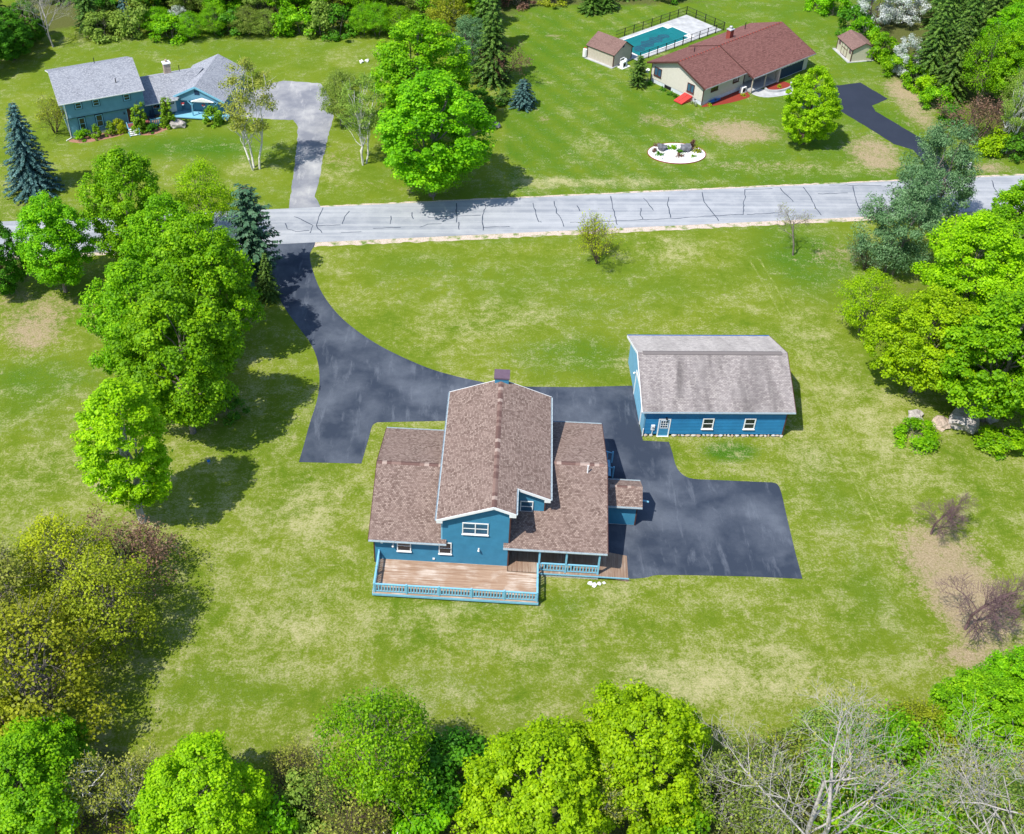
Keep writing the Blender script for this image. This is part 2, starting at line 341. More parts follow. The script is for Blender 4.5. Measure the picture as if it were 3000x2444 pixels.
def sheet(name, pts, z, mat, kind='structure', parent=None, th=0.0):
    """flat ngon (concave allowed), triangulated"""
    from mathutils.geometry import tessellate_polygon
    P = [Vector((float(p[0]), float(p[1]), 0)) for p in pts]; Q = []
    for p in P:
        if not Q or (p - Q[-1]).length > .004: Q.append(p)
    if (Q[0] - Q[-1]).length < .004: Q.pop()
    tr = []
    for t in tessellate_polygon([Q]):
        n = (Q[t[1]] - Q[t[0]]).cross(Q[t[2]] - Q[t[0]]).z
        if abs(n) > 1e-7: tr.append(t if n > 0 else t[::-1])
    me = bpy.data.meshes.new(name); me.from_pydata([(p.x, p.y, z) for p in Q], [], tr); me.materials.append(mat)
    o = link(name, me, parent)
    if kind: tag(o, kind=kind)
    return o
def smooth(pts, n=5, closed=False):
    P = [np.array(p[:2], float) for p in pts]; out = []; N = len(P)
    rng_ = range(N if closed else N - 1)
    for i in rng_:
        p0 = P[(i - 1) % N] if closed or i > 0 else P[i]; p1 = P[i]; p2 = P[(i + 1) % N]; p3 = P[(i + 2) % N] if closed or i + 2 < N else P[(i + 1) % N]
        for k in range(n):
            t = k / n; out.append(.5 * ((2 * p1) + (-p0 + p2) * t + (2 * p0 - 5 * p1 + 4 * p2 - p3) * t * t + (-p0 + 3 * p1 - 3 * p2 + p3) * t ** 3))
    if not closed: out.append(P[-1])
    return out
def ragged(pts, amp, seed, step=.6):
    rg = random.Random(seed); out = []
    for i in range(len(pts)):
        a = np.array(pts[i][:2]); b = np.array(pts[(i + 1) % len(pts)][:2]); d = b - a; L = np.hypot(*d); n = max(1, int(L / step))
        nr = np.array([-d[1], d[0]]) / max(L, 1e-6)
        for k in range(n): out.append(a + d * (k / n) + nr * rg.uniform(-amp, amp))
    return out

xl, xr = -150., 170.
road = sheet('road', [(xl, road_y(xl, True)), (xr, road_y(xr, True)), (xr, road_y(xr, False)), (xl, road_y(xl, False))], .016, M['road'])
lowshoulder = ragged([(O(655, 513)[0], road_y(O(655, 513)[0], True) - .9), (O(1240, 490)[0], road_y(O(1240, 490)[0], True) - 1.0), (O(1900, 460)[0], road_y(O(1900, 460)[0], True) - .8), (xr, road_y(xr, True) - .8), (xr, road_y(xr, True) + .3), (O(640, 513)[0], road_y(O(640, 513)[0], True) + .3)], .16, 1)
sheet('gravel_shoulder', lowshoulder, .008, M['gravel'])
upsh = ragged([(O(660, 430)[0], road_y(O(660, 430)[0], False) - .3), (xr, road_y(xr, False) - .3), (xr, road_y(xr, False) + .35), (O(660, 430)[0], road_y(O(660, 430)[0], False) + .3)], .10, 2)
sheet('gravel_shoulder', upsh, .008, M['gravel'])
sheet('gravel_shoulder', ragged([(xl, road_y(xl, True) - .7), (O(540, 510)[0], road_y(O(540, 510)[0], True) - .7), (O(540, 510)[0], road_y(O(540, 510)[0], True) + .2), (xl, road_y(xl, True) + .2)], .14, 3), .008, M['gravel'])

# sealed driveway of the main house
edge_l = [(548, 500), (553, 540), (567, 592), (592, 640), (622, 682), (647, 716), (661, 752), (665, 792), (660, 832), (645, 880), (633, 924)]
edge_r = [(655, 511), (645, 530), (650, 560), (666, 602), (691, 640), (722, 672), (762, 702), (802, 726), (852, 750), (902, 770), (960, 786), (1012, 797)]
dl = smooth([O(*p) for p in edge_l], 4); dr = smooth([O(*p) for p in edge_r], 4)
rest = [O(*p) for p in [(1100, 805), (1200, 806), (1316, 803), (1328, 870), (1338, 917), (1392, 920), (1400, 945)]] + smooth([O(*p) for p in [(1400, 946), (1410, 976), (1434, 995), (1482, 999)]], 4) + [O(*p) for p in [(1600, 1004)]] + smooth([O(*p) for p in [(1606, 1004), (1622, 1014), (1636, 1070)]], 4) + [O(*p) for p in [(1655, 1150), (1670, 1205), (1560, 1200), (1420, 1197), (1370, 1197)]] + smooth([O(*p) for p in [(1360, 1198), (1340, 1203), (1312, 1205)]], 3) + [O(*p) for p in [(1240, 1165), (1100, 1000), (935, 876), (790, 879)]] + smooth([O(*p) for p in [(786, 879), (775, 886), (768, 910)]], 3) + [O(*p) for p in [(752, 965), (622, 962)]]
top = [(O(655, 511)[0], road_y(O(655, 511)[0], True) + .05), (O(546, 500)[0], road_y(O(546, 500)[0], True) + .05)]
sheet('driveway', list(reversed([np.array(p[:2]) for p in (dr + rest)])) + [np.array(p) for p in top] + dl, .012, M['drive'])
# driveway of the left house, and its pad
pd = [(602, 432), (606, 400), (612, 350), (618, 300), (620, 262), (610, 250), (560, 248), (470, 240), (440, 235), (470, 215), (560, 175), (590, 168), (668, 174), (680, 190), (690, 215), (694, 245), (684, 280), (672, 330), (662, 385), (655, 410), (668, 430)]
pp = [O(*p) for p in pd]; pp[0][1] = road_y(pp[0][0], False) - .1; pp[-1][1] = road_y(pp[-1][0], False) - .1
sheet('driveway', ragged(pp, .07, 5), .012, M['palepad'])
# driveway of the beige house
bd = [(1650, 210), (1700, 178), (1728, 176), (1745, 178), (1790, 172), (1848, 206), (1815, 220), (1822, 232), (1920, 290), (1960, 330), (2000, 380), (1960, 382), (1900, 312), (1860, 300), (1800, 262), (1740, 226), (1680, 232)]
sheet('driveway', ragged([O(*p) for p in bd], .04, 6), .012, M['drive2'])
# cracks in the road, traced in photo pixels
def crack(pts, w=.09, seed=0, parent=road):
    rg = random.Random(seed); P = []
    for i in range(len(pts) - 1):
        a = G(*pts[i]); b = G(*pts[i + 1]); n = max(2, int(np.hypot(*(b - a)[:2]) / .5))
        for k in range(n): P.append((a + (b - a) * k / n)[:2] + np.array([rg.uniform(-.07, .07), rg.uniform(-.07, .07)]))
    P.append(G(*pts[-1])[:2]); mb = MB(); L, Rr = [], []
    for i, p in enumerate(P):
        d = P[min(i + 1, len(P) - 1)] - P[max(i - 1, 0)]; d = d / max(np.hypot(*d), 1e-6); n = np.array([-d[1], d[0]]) * w * rg.uniform(.35, .65)
        L.append((*(p + n), .021)); Rr.append((*(p - n), .021))
    for i in range(len(P) - 1): mb.face([Rr[i], Rr[i + 1], L[i + 1], L[i]])
    mb.build('crack', M['tar'], parent)
A1 = lambda x, y: (1000 + x * .46948, y * .46948); A2 = lambda x, y: (2000 + x * .46948, y * .46948); A0 = lambda x, y: (x * .46948, y * .46948)
cr = [[A1(*p) for p in q] for q in ([(48, 1320), (20, 1355), (5, 1400)], [(312, 1350), (305, 1400)], [(438, 1328), (450, 1368)], [(720, 1270), (718, 1390)], [(735, 1385), (735, 1435)], [(895, 1270), (900, 1300), (880, 1340), (885, 1440)], [(540, 1360), (720, 1350), (870, 1345)], [(490, 1418), (540, 1400), (625, 1398)], [(1198, 1270), (1215, 1340), (1235, 1385), (1250, 1388)], [(1328, 1255), (1345, 1330), (1375, 1370), (1388, 1415)], [(1680, 1225), (1692, 1290), (1710, 1360), (1722, 1405)], [(1885, 1238), (1915, 1270), (1948, 1315)], [(1870, 1300), (1868, 1345), (1882, 1368)], [(2045, 1232), (2036, 1270), (2055, 1360)], [(1430, 1390), (1600, 1385), (1900, 1372), (2130, 1362)], [(195, 1425), (370, 1420)], [(885, 1420), (1050, 1415)], [(1470, 1285), (1488, 1318)], [(0, 1452), (125, 1448)])]
cr += [[A2(*p) for p in q] for q in ([(120, 1200), (135, 1260), (190, 1330), (225, 1380)], [(385, 1185), (390, 1230), (380, 1270), (378, 1340)], [(390, 1185), (560, 1178)], [(605, 1172), (650, 1220), (690, 1260)], [(750, 1170), (800, 1230), (830, 1300), (865, 1345)], [(1062, 1160), (1075, 1210), (1085, 1270), (1120, 1335)], [(845, 1212), (1030, 1205)], [(0, 1360), (250, 1345), (380, 1340)], [(400, 1340), (600, 1330)], [(915, 1155), (1240, 1160)], [(1928, 1125), (1942, 1170), (1965, 1200)], [(1960, 1225), (2130, 1225)])]
cr += [[A0(*p) for p in q] for q in ([(2020, 1295), (1985, 1370), (1975, 1410), (2010, 1455)], [(1838, 1352), (1900, 1380), (1950, 1410), (1935, 1455)], [(1975, 1410), (2125, 1405)], [(1780, 1395), (1790, 1430), (1850, 1445), (1930, 1440)])]
for i, q in enumerate(cr): crack(q, .10, i)
# worn wheel tracks in the grass to the right of the barn
def track(pts, w, z, seed):
    P = smooth([O(*p) for p in pts], 6); rg = random.Random(seed); mb = MB(); L, Rr = [], []
    for i, p in enumerate(P):
        d = P[min(i + 1, len(P) - 1)] - P[max(i - 1, 0)]; d = d / np.hypot(*d); n = np.array([-d[1], d[0]]) * w * rg.uniform(.25, .7)
        L.append((*(p + n), z)); Rr.append((*(p - n), z))
    for i in range(len(P) - 1): mb.face([Rr[i], Rr[i + 1], L[i + 1], L[i]])
    tag(mb.build('wheel_track', M['track']), kind='structure')
def track_mat():
    t = NT('worn_grass'); c = t.coord(); f = t.noise(c, 8, 4, .7); m = t.noise(c, 1.2, 4)
    col = t.mix(t.ramp(f, .35, .65), (.26, .34, .05), (.42, .45, .16)); t.fin(col, .95, .1)
    tr = t.new('ShaderNodeBsdfTransparent'); mx = t.new('ShaderNodeMixShader'); t.link(t.ramp(t.math('ADD', t.math('MULTIPLY', f, .6), t.math('MULTIPLY', m, .6)), .53, .78), mx.inputs[0])
    t.link(tr.outputs[0], mx.inputs[1]); t.link(t.b.outputs[0], mx.inputs[2]); t.link(mx.outputs[0], t.out.inputs[0]); return t.mat
M['track'] = track_mat()
track([(1562, 545), (1600, 610), (1640, 690), (1700, 830), (1745, 935), (1790, 1030), (1850, 1160), (1868, 1205)], .22, .005, 1)
track([(1580, 540), (1622, 610), (1664, 690), (1722, 830), (1768, 935), (1815, 1040), (1880, 1180)], .2, .005, 2)

# ------------------------------------------------------------------ building helpers (local frame: x along front, y into the depth, z up)
class Wall:
    def __init__(s, o, ax, n): s.o = Vector(o); s.ax = Vector(ax); s.n = Vector(n)
    def p(s, u, z, d=0.0): return s.o + s.ax * u + Vector((0, 0, z)) + s.n * d
    def box(s, mb, u0, u1, z0, z1, d0, d1, m=0):
        return mb.hexa([s.p(u0, z0, d0), s.p(u1, z0, d0), s.p(u1, z0, d1), s.p(u0, z0, d1)], [s.p(u0, z1, d0), s.p(u1, z1, d0), s.p(u1, z1, d1), s.p(u0, z1, d1)], m)
def wall(parent, w, poly, mat, lap=.125, proud=.03, name='wall'):
    mb = MB(); lapped(mb, poly, w.o, w.ax, (0, 0, 1), w.n, lap, proud)
    # backing so the wall is a real slab
    b = [w.p(u, z, -.005) for u, z in poly]; t = [w.p(u, z, -.14) for u, z in poly]
    mb.hexa(b, t)
    return mb.build(name, mat, parent)
def window(parent, w, u0, u1, z0, z1, frame=None, glass=None, fw=.085, split='h', double=False, name='window', sill=True, d=.052):
    frame = frame or M['white']; glass = glass or M['glass']; mb = MB(); e = d + .055
    w.box(mb, u0, u1, z0, z0 + fw, d, e); w.box(mb, u0, u1, z1 - fw, z1, d, e); w.box(mb, u0, u0 + fw, z0 + fw, z1 - fw, d, e); w.box(mb, u1 - fw, u1, z0 + fw, z1 - fw, d, e)
    f = mb.build(name, frame, parent)
    cols = [(u0 + fw, u1 - fw)]
    if double:
        um = (u0 + u1) / 2; w.box(MBx := MB(), um - fw / 2, um + fw / 2, z0 + fw, z1 - fw, d, e); MBx.build('mullion', frame, f); cols = [(u0 + fw, um - fw / 2), (um + fw / 2, u1 - fw)]
    for a, b in cols:
        zm = (z0 + z1) / 2
        if split == 'h':
            r = MB(); w.box(r, a, b, zm - .025, zm + .025, d, d + .045); r.build('sash_rail', frame, f)
            for za, zb in ((z0 + fw, zm - .025), (zm + .025, z1 - fw)):
                g = MB(); w.box(g, a, b, za, zb, d - .002, d + .014); g.build('pane', glass, f)
        else:
            g = MB(); w.box(g, a, b, z0 + fw, z1 - fw, d - .002, d + .014); g.build('pane', glass, f)
    if sill:
        s_ = MB(); w.box(s_, u0 - .04, u1 + .04, z0 - .05, z0, d, d + .12); s_.build('sill', frame, f)
    return f
def slope(parent, pts, mat, trim, up, course=.145, th=.14, name='roof', v0=0.0):
    """one roof plane: pts (convex, counter-clockwise from above), up = downhill->uphill horizontal dir"""
    P = [Vector(p) for p in pts]; n = (P[1] - P[0]).cross(P[2] - P[1]).normalized()
    if n.z < 0: n = -n
    up = Vector(up).normalized(); av = (up - n * up.dot(n)).normalized(); au = av.cross(n).normalized()
    org = Vector((0, 0, 0)) + n * n.dot(P[0])
    poly = [((p - org).dot(au), (p - org).dot(av)) for p in P]
    mb = MB(); lapped(mb, poly, org, au, av, n, course, .016, min(q[1] for q in poly) + v0)
    mb.hexa([p - n * th for p in P], [p - n * .001 for p in P], 1)
    return mb.build(name, [mat, trim], parent)
def ridge_caps(parent, a, b, s1, s2, mats, w=.17, step=.27, seed=0, lift=.025):
    """cap shingles folded over the ridge a-b; s1,s2 = side directions (downhill)"""
    a = Vector(a); b = Vector(b); d = (b - a); n = int(d.length / step); d.normalize(); s1 = Vector(s1).normalized(); s2 = Vector(s2).normalized(); rg = random.Random(seed)
    mb = MB(); U = Vector((0, 0, 1))
    A = [U * lift, d * step * 1.06 + U * (lift + .012)]
    for s_ in (s1, s2):
        q = [A[0], A[1], A[1] + s_ * w, A[0] + s_ * w]
        mb.hexa([p - U * .012 for p in q], q)
    ms = [mb.mesh('ridge_cap', m_) for m_ in mats]
    for i in range(n):
        o = link('ridge_cap', ms[rg.choice([0, 0, 1, 2])] if len(ms) > 2 else ms[i % len(ms)], parent); o.location = a + d * (i * step)
def gutter(parent, a, b, n, hang=.6, mat=None, name='gutter'):
    a = Vector(a); b = Vector(b); n = Vector(n).normalized(); d = (b - a); L = d.length; d.normalize(); U = Vector((0, 0, 1)); mb = MB()
    def strip(p, q, r, s_): mb.hexa([p, q, q + d * L, p + d * L], [s_, r, r + d * L, s_ + d * L])
    o = a
    strip(o, o + n * .11, o + n * .11 + U * .008, o + U * .008)
    strip(o + n * .11, o + n * .122, o + n * .122 + U * .10, o + n * .11 + U * .10)
    strip(o - n * .012, o, o + U * .10, o - n * .012 + U * .10)
    for k in range(int(L / hang)):
        c = o + d * (hang * (k + .5)) + U * .085; mb.hexa([c, c + d * .03, c + d * .03 + n * .11, c + n * .11], [c + U * .015, c + d * .03 + U * .015, c + d * .03 + n * .11 + U * .015, c + n * .11 + U * .015])
    return mb.build(name, mat or M['gutter'], parent)
def part(parent, name, mat, *boxes):
    mb = MB()
    for b in boxes: mb.box(*b)
    return mb.build(name, mat, parent)
def bars(parent, name, mat, *segs):
    mb = MB()
    for a, b, w_, h_ in segs: mb.bar(a, b, w_, h_)
    return mb.build(name, mat, parent)
def railing(parent, a, b, z0, n_post, mat, hgt=1.0, bal=.115, gap=.235, first=True, last=True, name='railing'):
    """rail between plan points a,b: posts, top and bottom rails, flat balusters"""
    a = Vector((*a, z0)); b = Vector((*b, z0)); d = b - a; L = d.length; d.normalize(); U = Vector((0, 0, 1)); nr = d.cross(U)
    top = MB(); top.bar(a + U * hgt, b + U * hgt, .14, .05); rl = top.build(name, mat, parent)
    mb = MB(); mb.bar(a + U * .14, b + U * .14, .05, .09); mb.build('bottom_rail', mat, rl)
    mb = MB(); mb.bar(a + U * (hgt - .07), b + U * (hgt - .07), .05, .08); mb.build('upper_rail', mat, rl)
    mp = MB(); mp.hexa([nr * -.065 - d * .065, nr * -.065 + d * .065, nr * .065 + d * .065, nr * .065 - d * .065], [nr * -.065 - d * .065 + U * (hgt + .12), nr * -.065 + d * .065 + U * (hgt + .12), nr * .065 + d * .065 + U * (hgt + .12), nr * .065 - d * .065 + U * (hgt + .12)]); pm = mp.mesh('post', mat)
    for i in range(n_post):
        if (i == 0 and not first) or (i == n_post - 1 and not last): continue
        o = link('post', pm, rl); o.location = a + d * (L * i / (n_post - 1))
    mbal = MB(); mbal.hexa([nr * -.02 - d * bal / 2, nr * -.02 + d * bal / 2, nr * .02 + d * bal / 2, nr * .02 - d * bal / 2], [nr * -.02 - d * bal / 2 + U * (hgt - .28), nr * -.02 + d * bal / 2 + U * (hgt - .28), nr * .02 + d * bal / 2 + U * (hgt - .28), nr * .02 - d * bal / 2 + U * (hgt - .28)]); bm_ = mbal.mesh('baluster', mat)
    for i in range(n_post - 1):
        s0 = L * i / (n_post - 1); s1 = L * (i + 1) / (n_post - 1); k = max(1, int((s1 - s0) / gap))
        for j in range(k):
            o = link('baluster', bm_, rl); o.location = a + d * (s0 + (s1 - s0) * (j + .5) / k) + U * .17
    return rl
def boards(parent, name, mat, x0, x1, y0, y1, z, w=.14, along='x', th=.035, gap=.008, piece='deck_board', seed=1):
    rg = random.Random(seed); base = None; out = []
    lo, hi = (y0, y1) if along == 'x' else (x0, x1); n = int(round((hi - lo) / w)); w = (hi - lo) / n
    for i in range(n):
        a, b = lo + i * w + gap / 2, lo + (i + 1) * w - gap / 2; dz = rg.uniform(0, .004); mb = MB()
        if along == 'x': mb.box(x0, x1, a, b, z - th, z + dz)
        else: mb.box(a, b, y0, y1, z - th, z + dz)
        out.append(mb.build(piece, mat, parent))
    return out
def wall_lamp(parent, p, n, name='wall_lamp', mat=None):
    p = Vector(p); n = Vector(n); mb = MB(); mb.bar(p, p + n * .03, .12, .2); mb.bar(p + n * .03 + Vector((0, 0, .03)), p + n * .16 + Vector((0, 0, .06)), .05, .05)
    mb.tube([p + n * .17 + Vector((0, 0, .1)), p + n * .2 + Vector((0, 0, -.06))], [.05, .1], 8); return mb.build(name, mat or M['white'], parent)
def door(parent, w, u0, u1, z0, z1, mat, frame=None, lites=True, name='door'):
    frame = frame or M['white']; fr = MB()
    w.box(fr, u0 - .11, u0, z0, z1 + .11, .0, .07); w.box(fr, u1, u1 + .11, z0, z1 + .11, .0, .07); w.box(fr, u0, u1, z1, z1 + .11, .0, .07); w.box(fr, u0 - .11, u1 + .11, z0 - .04, z0, .0, .14)
    d = MB(); w.box(d, u0, u1, z0, z1, 0, .04); dd = d.build(name, mat, parent); fr.build('door_frame', frame, dd)
    if lites:
        a, b = u0 + .14, u1 - .14; za, zb = z0 + (z1 - z0) * .50, z1 - .14
        m = MB(); w.box(m, a - .05, b + .05, za - .05, za, .04, .06); w.box(m, a - .05, b + .05, zb, zb + .05, .04, .06); w.box(m, a - .05, a, za, zb, .04, .06); w.box(m, b, b + .05, za, zb, .04, .06)
        for k in (1, 2): w.box(m, a, b, za + (zb - za) * k / 3 - .02, za + (zb - za) * k / 3 + .02, .046, .058)
        for k in (1, 2): w.box(m, a + (b - a) * k / 3 - .02, a + (b - a) * k / 3 + .02, za, zb, .044, .06)
        m.build('muntins', frame, dd)
        for i in range(3):
            for j in range(3):
                g = MB(); w.box(g, a + (b - a) * i / 3 + .02, a + (b - a) * (i + 1) / 3 - .02, za + (zb - za) * j / 3 + .02, za + (zb - za) * (j + 1) / 3 - .02, .04, .045); g.build('pane', M['glass'], dd)
    h = MB(); h.bar(w.p(u1 - .09, z0 + .98, .04), w.p(u1 - .09, z0 + .98, .1), .06, .06); h.build('handle', M['steel'], dd)
    return dd
def rockmesh(name, mat, r, seed, flat=.7, sub=2):
    import bmesh
    rg = np.random.default_rng(seed); bm = bmesh.new(); bmesh.ops.create_icosphere(bm, subdivisions=sub, radius=1.0)
    k = rg.normal(size=(5, 3)); 
    for v in bm.verts:
        c = np.array(v.co); f = 1 + sum(.13 * math.sin(2.3 * (i + 1) * .6 * float(c @ k[i]) + i) for i in range(5)) + rg.uniform(-.05, .05)
        v.co = Vector(c * f * r); v.co.z *= flat
    me = bpy.data.meshes.new(name); bm.to_mesh(me); bm.free(); me.materials.append(mat); return me

# ------------------------------------------------------------------ main blue house
AH = R_(4.4267); HA = (5.9165, 63.7605)
H = thing('blue_house', 'large dark blue sided house with brown shingle roof and wooden deck', 'house', (*HA, 0), -AH)
ZD = .50; RZ, RS, KK = 7.75, -1.34, .395
def rz_(s): return RZ - KK * abs(s - RS)
rf = slope(H, [(-5.9, -.38, rz_(-5.9)), (RS, -.38, RZ), (RS, 15.55, RZ), (-5.9, 15.55, rz_(-5.9))][::-1], M['shing'], M['soffit'], (1, 0, 0))
slope(H, [(RS, -.38, RZ), (.41, -.38, rz_(.41)), (.41, 15.55, rz_(.41)), (RS, 15.55, RZ)], M['shing'], M['soffit'], (-1, 0, 0), v0=-.02)
slope(H, [(.41, 2.57, rz_(.41)), (3.2, 2.57, rz_(3.2)), (3.2, 15.55, rz_(3.2)), (.41, 15.55, rz_(.41))], M['shing'], M['soffit'], (-1, 0, 0))
ridge_caps(rf, (RS, -.36, RZ), (RS, 15.5, RZ), (-1, 0, -KK), (1, 0, -KK), [M['capA'], M['capB'], M['capC']], .23, .40, 1)
# white rake boards and eave returns
def rake(a, b): return bars(H, 'rake_board', M['white'], (a, b, .05, .24))
rake((-5.92, -.41, rz_(-5.92) - .11), (RS, -.41, RZ - .11)); rake((RS, -.41, RZ - .11), (.43, -.41, rz_(.43) - .11)); rake((.47, 2.54, rz_(.47) - .11), (3.22, 2.54, rz_(3.22) - .11))
rake((-5.92, 15.58, rz_(-5.92) - .11), (RS, 15.58, RZ - .11)); rake((RS, 15.58, RZ - .11), (3.22, 15.58, rz_(3.22) - .11))
part(H, 'eave_return', M['white'], (-5.92, -5.42, -.43, 0, rz_(-5.92) - .34, rz_(-5.92) - .12)); part(H, 'eave_return', M['white'], (-.1, .45, -.43, 0, rz_(.45) - .36, rz_(.45) - .13)); part(H, 'eave_return', M['white'], (2.72, 3.22, 2.52, 2.95, rz_(3.22) - .34, rz_(3.22) - .12))
gutter(H, (-5.93, -.38, rz_(-5.9) - .09), (-5.93, 15.55, rz_(-5.9) - .09), (-1, 0, 0)); gutter(H, (3.23, 2.57, rz_(3.2) - .09), (3.23, 15.55, rz_(3.2) - .09), (1, 0, 0)); gutter(H, (.44, -.38, rz_(.41) - .09), (.44, 2.5, rz_(.41) - .09), (1, 0, 0))
# walls of the tall block
tp = lambda s: rz_(s) - .17
wf = Wall((0, 0, 0), (1, 0, 0), (0, -1, 0))
wall(H, wf, [(-5.5, ZD - .4), (0, ZD - .4), (0, tp(0)), (RS, tp(RS)), (-5.5, tp(-5.5))], M['blue'])
wn_ = Wall((0, 2.95, 0), (1, 0, 0), (0, -1, 0)); wall(H, wn_, [(0, 0), (2.8, 0), (2.8, tp(2.8)), (0, tp(0))], M['blue'])
wr0 = Wall((0, 0, 0), (0, 1, 0), (1, 0, 0)); wall(H, wr0, [(0, 0), (2.95, 0), (2.95, tp(0)), (0, tp(0))], M['blue'])
wr1 = Wall((2.8, 2.95, 0), (0, 1, 0), (1, 0, 0)); wall(H, wr1, [(0, 0), (12.25, 0), (12.25, tp(2.8)), (0, tp(2.8))], M['blue'])
wl_ = Wall((-5.5, 15.2, 0), (0, -1, 0), (-1, 0, 0)); wall(H, wl_, [(0, 0), (15.2, 0), (15.2, tp(-5.5)), (0, tp(-5.5))], M['blue'])
wb = Wall((2.8, 15.2, 0), (-1, 0, 0), (0, 1, 0)); wall(H, wb, [(0, 0), (8.3, 0), (8.3, tp(-5.5)), (4.14, tp(RS)), (0, tp(2.8))], M['blue'])
for nm, (x, y, za, zb) in (('a', (-5.5, 0, 3.3, tp(-5.5))), ('b', (0, 0, .1, tp(0))), ('c', (2.8, 2.95, 4.2, tp(2.8)))):
    part(H, 'corner_board', M['browntrim'] if nm != 'a' else M['bluetrim'], (x - .055, x + .055, y - .03, y + .07, za, zb))
window(H, wf, -3.84, -1.72, 4.16, 5.48, double=True, glass=M['glassblue']); window(H, wn_, .77, 1.84, 4.08, 5.34, glass=M['glassblue'])
# side wings
def wing(x0, x1, yf, yb, ze, zr, sgn, rx):
    yr = (yf + yb) / 2; k = (zr - ze) / (yr - yf)
    a = slope(H, [(x0, yf, ze), (x1, yf, ze), (x1, yr, zr), (x0, yr, zr)], M['shing'], M['soffit'], (0, 1, 0))
    slope(H, [(x0, yr, zr), (x1, yr, zr), (x1, yb, ze), (x0, yb, ze)], M['shing'], M['soffit'], (0, -1, 0))
    ridge_caps(a, (rx[0], yr, zr), (rx[1], yr, zr), (0, -1, -k), (0, 1, -k), [M['capA'], M['capB'], M['capC']], .23, .40, 5 + sgn)
    return yr, k
yrl, kl = wing(-11.5, -5.52, -.40, 13.35, 3.17, 5.50, -1, (-11.48, -5.6)); yrr, kr = wing(.02, 8.0, -.45, 15.4, 3.15, 5.57, 1, (2.9, 7.95))
slope(H, [(-5.52, -.40, 3.17), (-5.12, -.40, 3.17), (-5.12, -.02, 3.3), (-5.52, -.02, 3.3)], M['shing'], M['soffit'], (0, 1, 0)); slope(H, [(-.44, -.45, 3.15), (.02, -.45, 3.15), (.02, -.02, 3.295), (-.44, -.02, 3.295)], M['shing'], M['soffit'], (0, 1, 0))
gutter(H, (-11.5, -.42, 3.08), (-5.1, -.42, 3.08), (0, -1, 0)); gutter(H, (-11.5, 13.37, 3.08), (-5.55, 13.37, 3.08), (0, 1, 0)); gutter(H, (-.46, -.47, 3.06), (8.0, -.47, 3.06), (0, -1, 0)); gutter(H, (2.85, 15.42, 3.06), (8.0, 15.42, 3.06), (0, 1, 0))
def rk(x, yf, yr, yb, ze, zr, mat): 
    bars(H, 'rake_board', mat, ((x, yf, ze - .1), (x, yr, zr - .1), .05, .2)); bars(H, 'rake_board', mat, ((x, yr, zr - .1), (x, yb, ze - .1), .05, .2))
rk(-11.53, -.4, yrl, 13.35, 3.17, 5.5, M['browntrim']); rk(8.03, -.45, yrr, 15.4, 3.15, 5.57, M['browntrim'])
wall(H, wf, [(-11.1, .1), (-5.5, .1), (-5.5, 3.05), (-11.1, 3.05)], M['blue'])
wll = Wall((-11.1, 13, 0), (0, -1, 0), (-1, 0, 0)); wall(H, wll, [(0, 0), (13, 0), (13, 3.05), (13 - yrl, 5.28), (0, 3.05)], M['blue']); wall(H, Wall((-5.5, 13, 0), (-1, 0, 0), (0, 1, 0)), [(0, 0), (5.6, 0), (5.6, 3.05), (0, 3.05)], M['blue'])
part(H, 'corner_board', M['browntrim'], (-11.16, -11.05, -.03, .07, .1, 3.0))
wrf = Wall((0, 2.5, 0), (1, 0, 0), (0, -1, 0)); wall(H, wrf, [(0, 0), (7.6, 0), (7.6, 3.9), (0, 3.9)], M['blue'])
wrr = Wall((7.6, 0, 0), (0, 1, 0), (1, 0, 0)); wall(H, wrr, [(2.5, 0), (15, 0), (15, 3.05), (yrr, 5.35), (2.5, 3.05 + kr * 2.6)], M['blue']); wall(H, wrr, [(-.2, 2.8), (2.5, 2.8), (2.5, 3.03 + kr * 2.6), (-.2, 3.0)], M['blue'])
wall(H, Wall((7.6, 15, 0), (-1, 0, 0), (0, 1, 0)), [(0, 0), (4.8, 0), (4.8, 3.05), (0, 3.05)], M['blue'])
door(H, wrf, 3.0, 3.9, ZD, ZD + 2.05, M['bluetrim']); window(H, wrf, 5.2, 6.6, 1.4, 2.6)
window(H, wf, -9.2, -8.03, 1.66, 2.98); window(H, wf, -5.74, -4.68, 1.62, 2.98)
wall_lamp(H, (-9.52, -.02, 2.35), (0, -1, 0)); wall_lamp(H, (-2.45, -.02, 2.4), (0, -1, 0)); part(H, 'outlet_box', M['white'], (-6.25, -6.07, -.09, -.015, .82, .98)); part(H, 'wall_vent', M['white'], (-10.56, -10.38, -.07, -.015, 2.42, 2.58)); wall_lamp(H, (.02, 1.2, 2.1), (1, 0, 0))
# chimney at the back gable
ch = part(H, 'chimney', M['blue'], (-1.9, -.66, 15.2, 16.3, 0, 8.05)); mb = MB(); mb.box(-1.98, -.58, 15.12, 16.4, 8.05, 8.2); mb.build('chimney_cap', M['chimcap'], ch)
mb = MB(); lapped(mb, [(0, 6.2), (1.24, 6.2), (1.24, 8.04), (0, 8.04)], (-1.9, 15.195, 0), (1, 0, 0), (0, 0, 1), (0, -1, 0), .12, .014); mb.build('chimney_siding', M['blue'], ch)
mb = MB(); mb.tube([(6.34, 6.65, 5.2), (6.34, 6.65, 6.15)], [.065, .065], 10); mb.build('vent_pipe', M['white'], H)
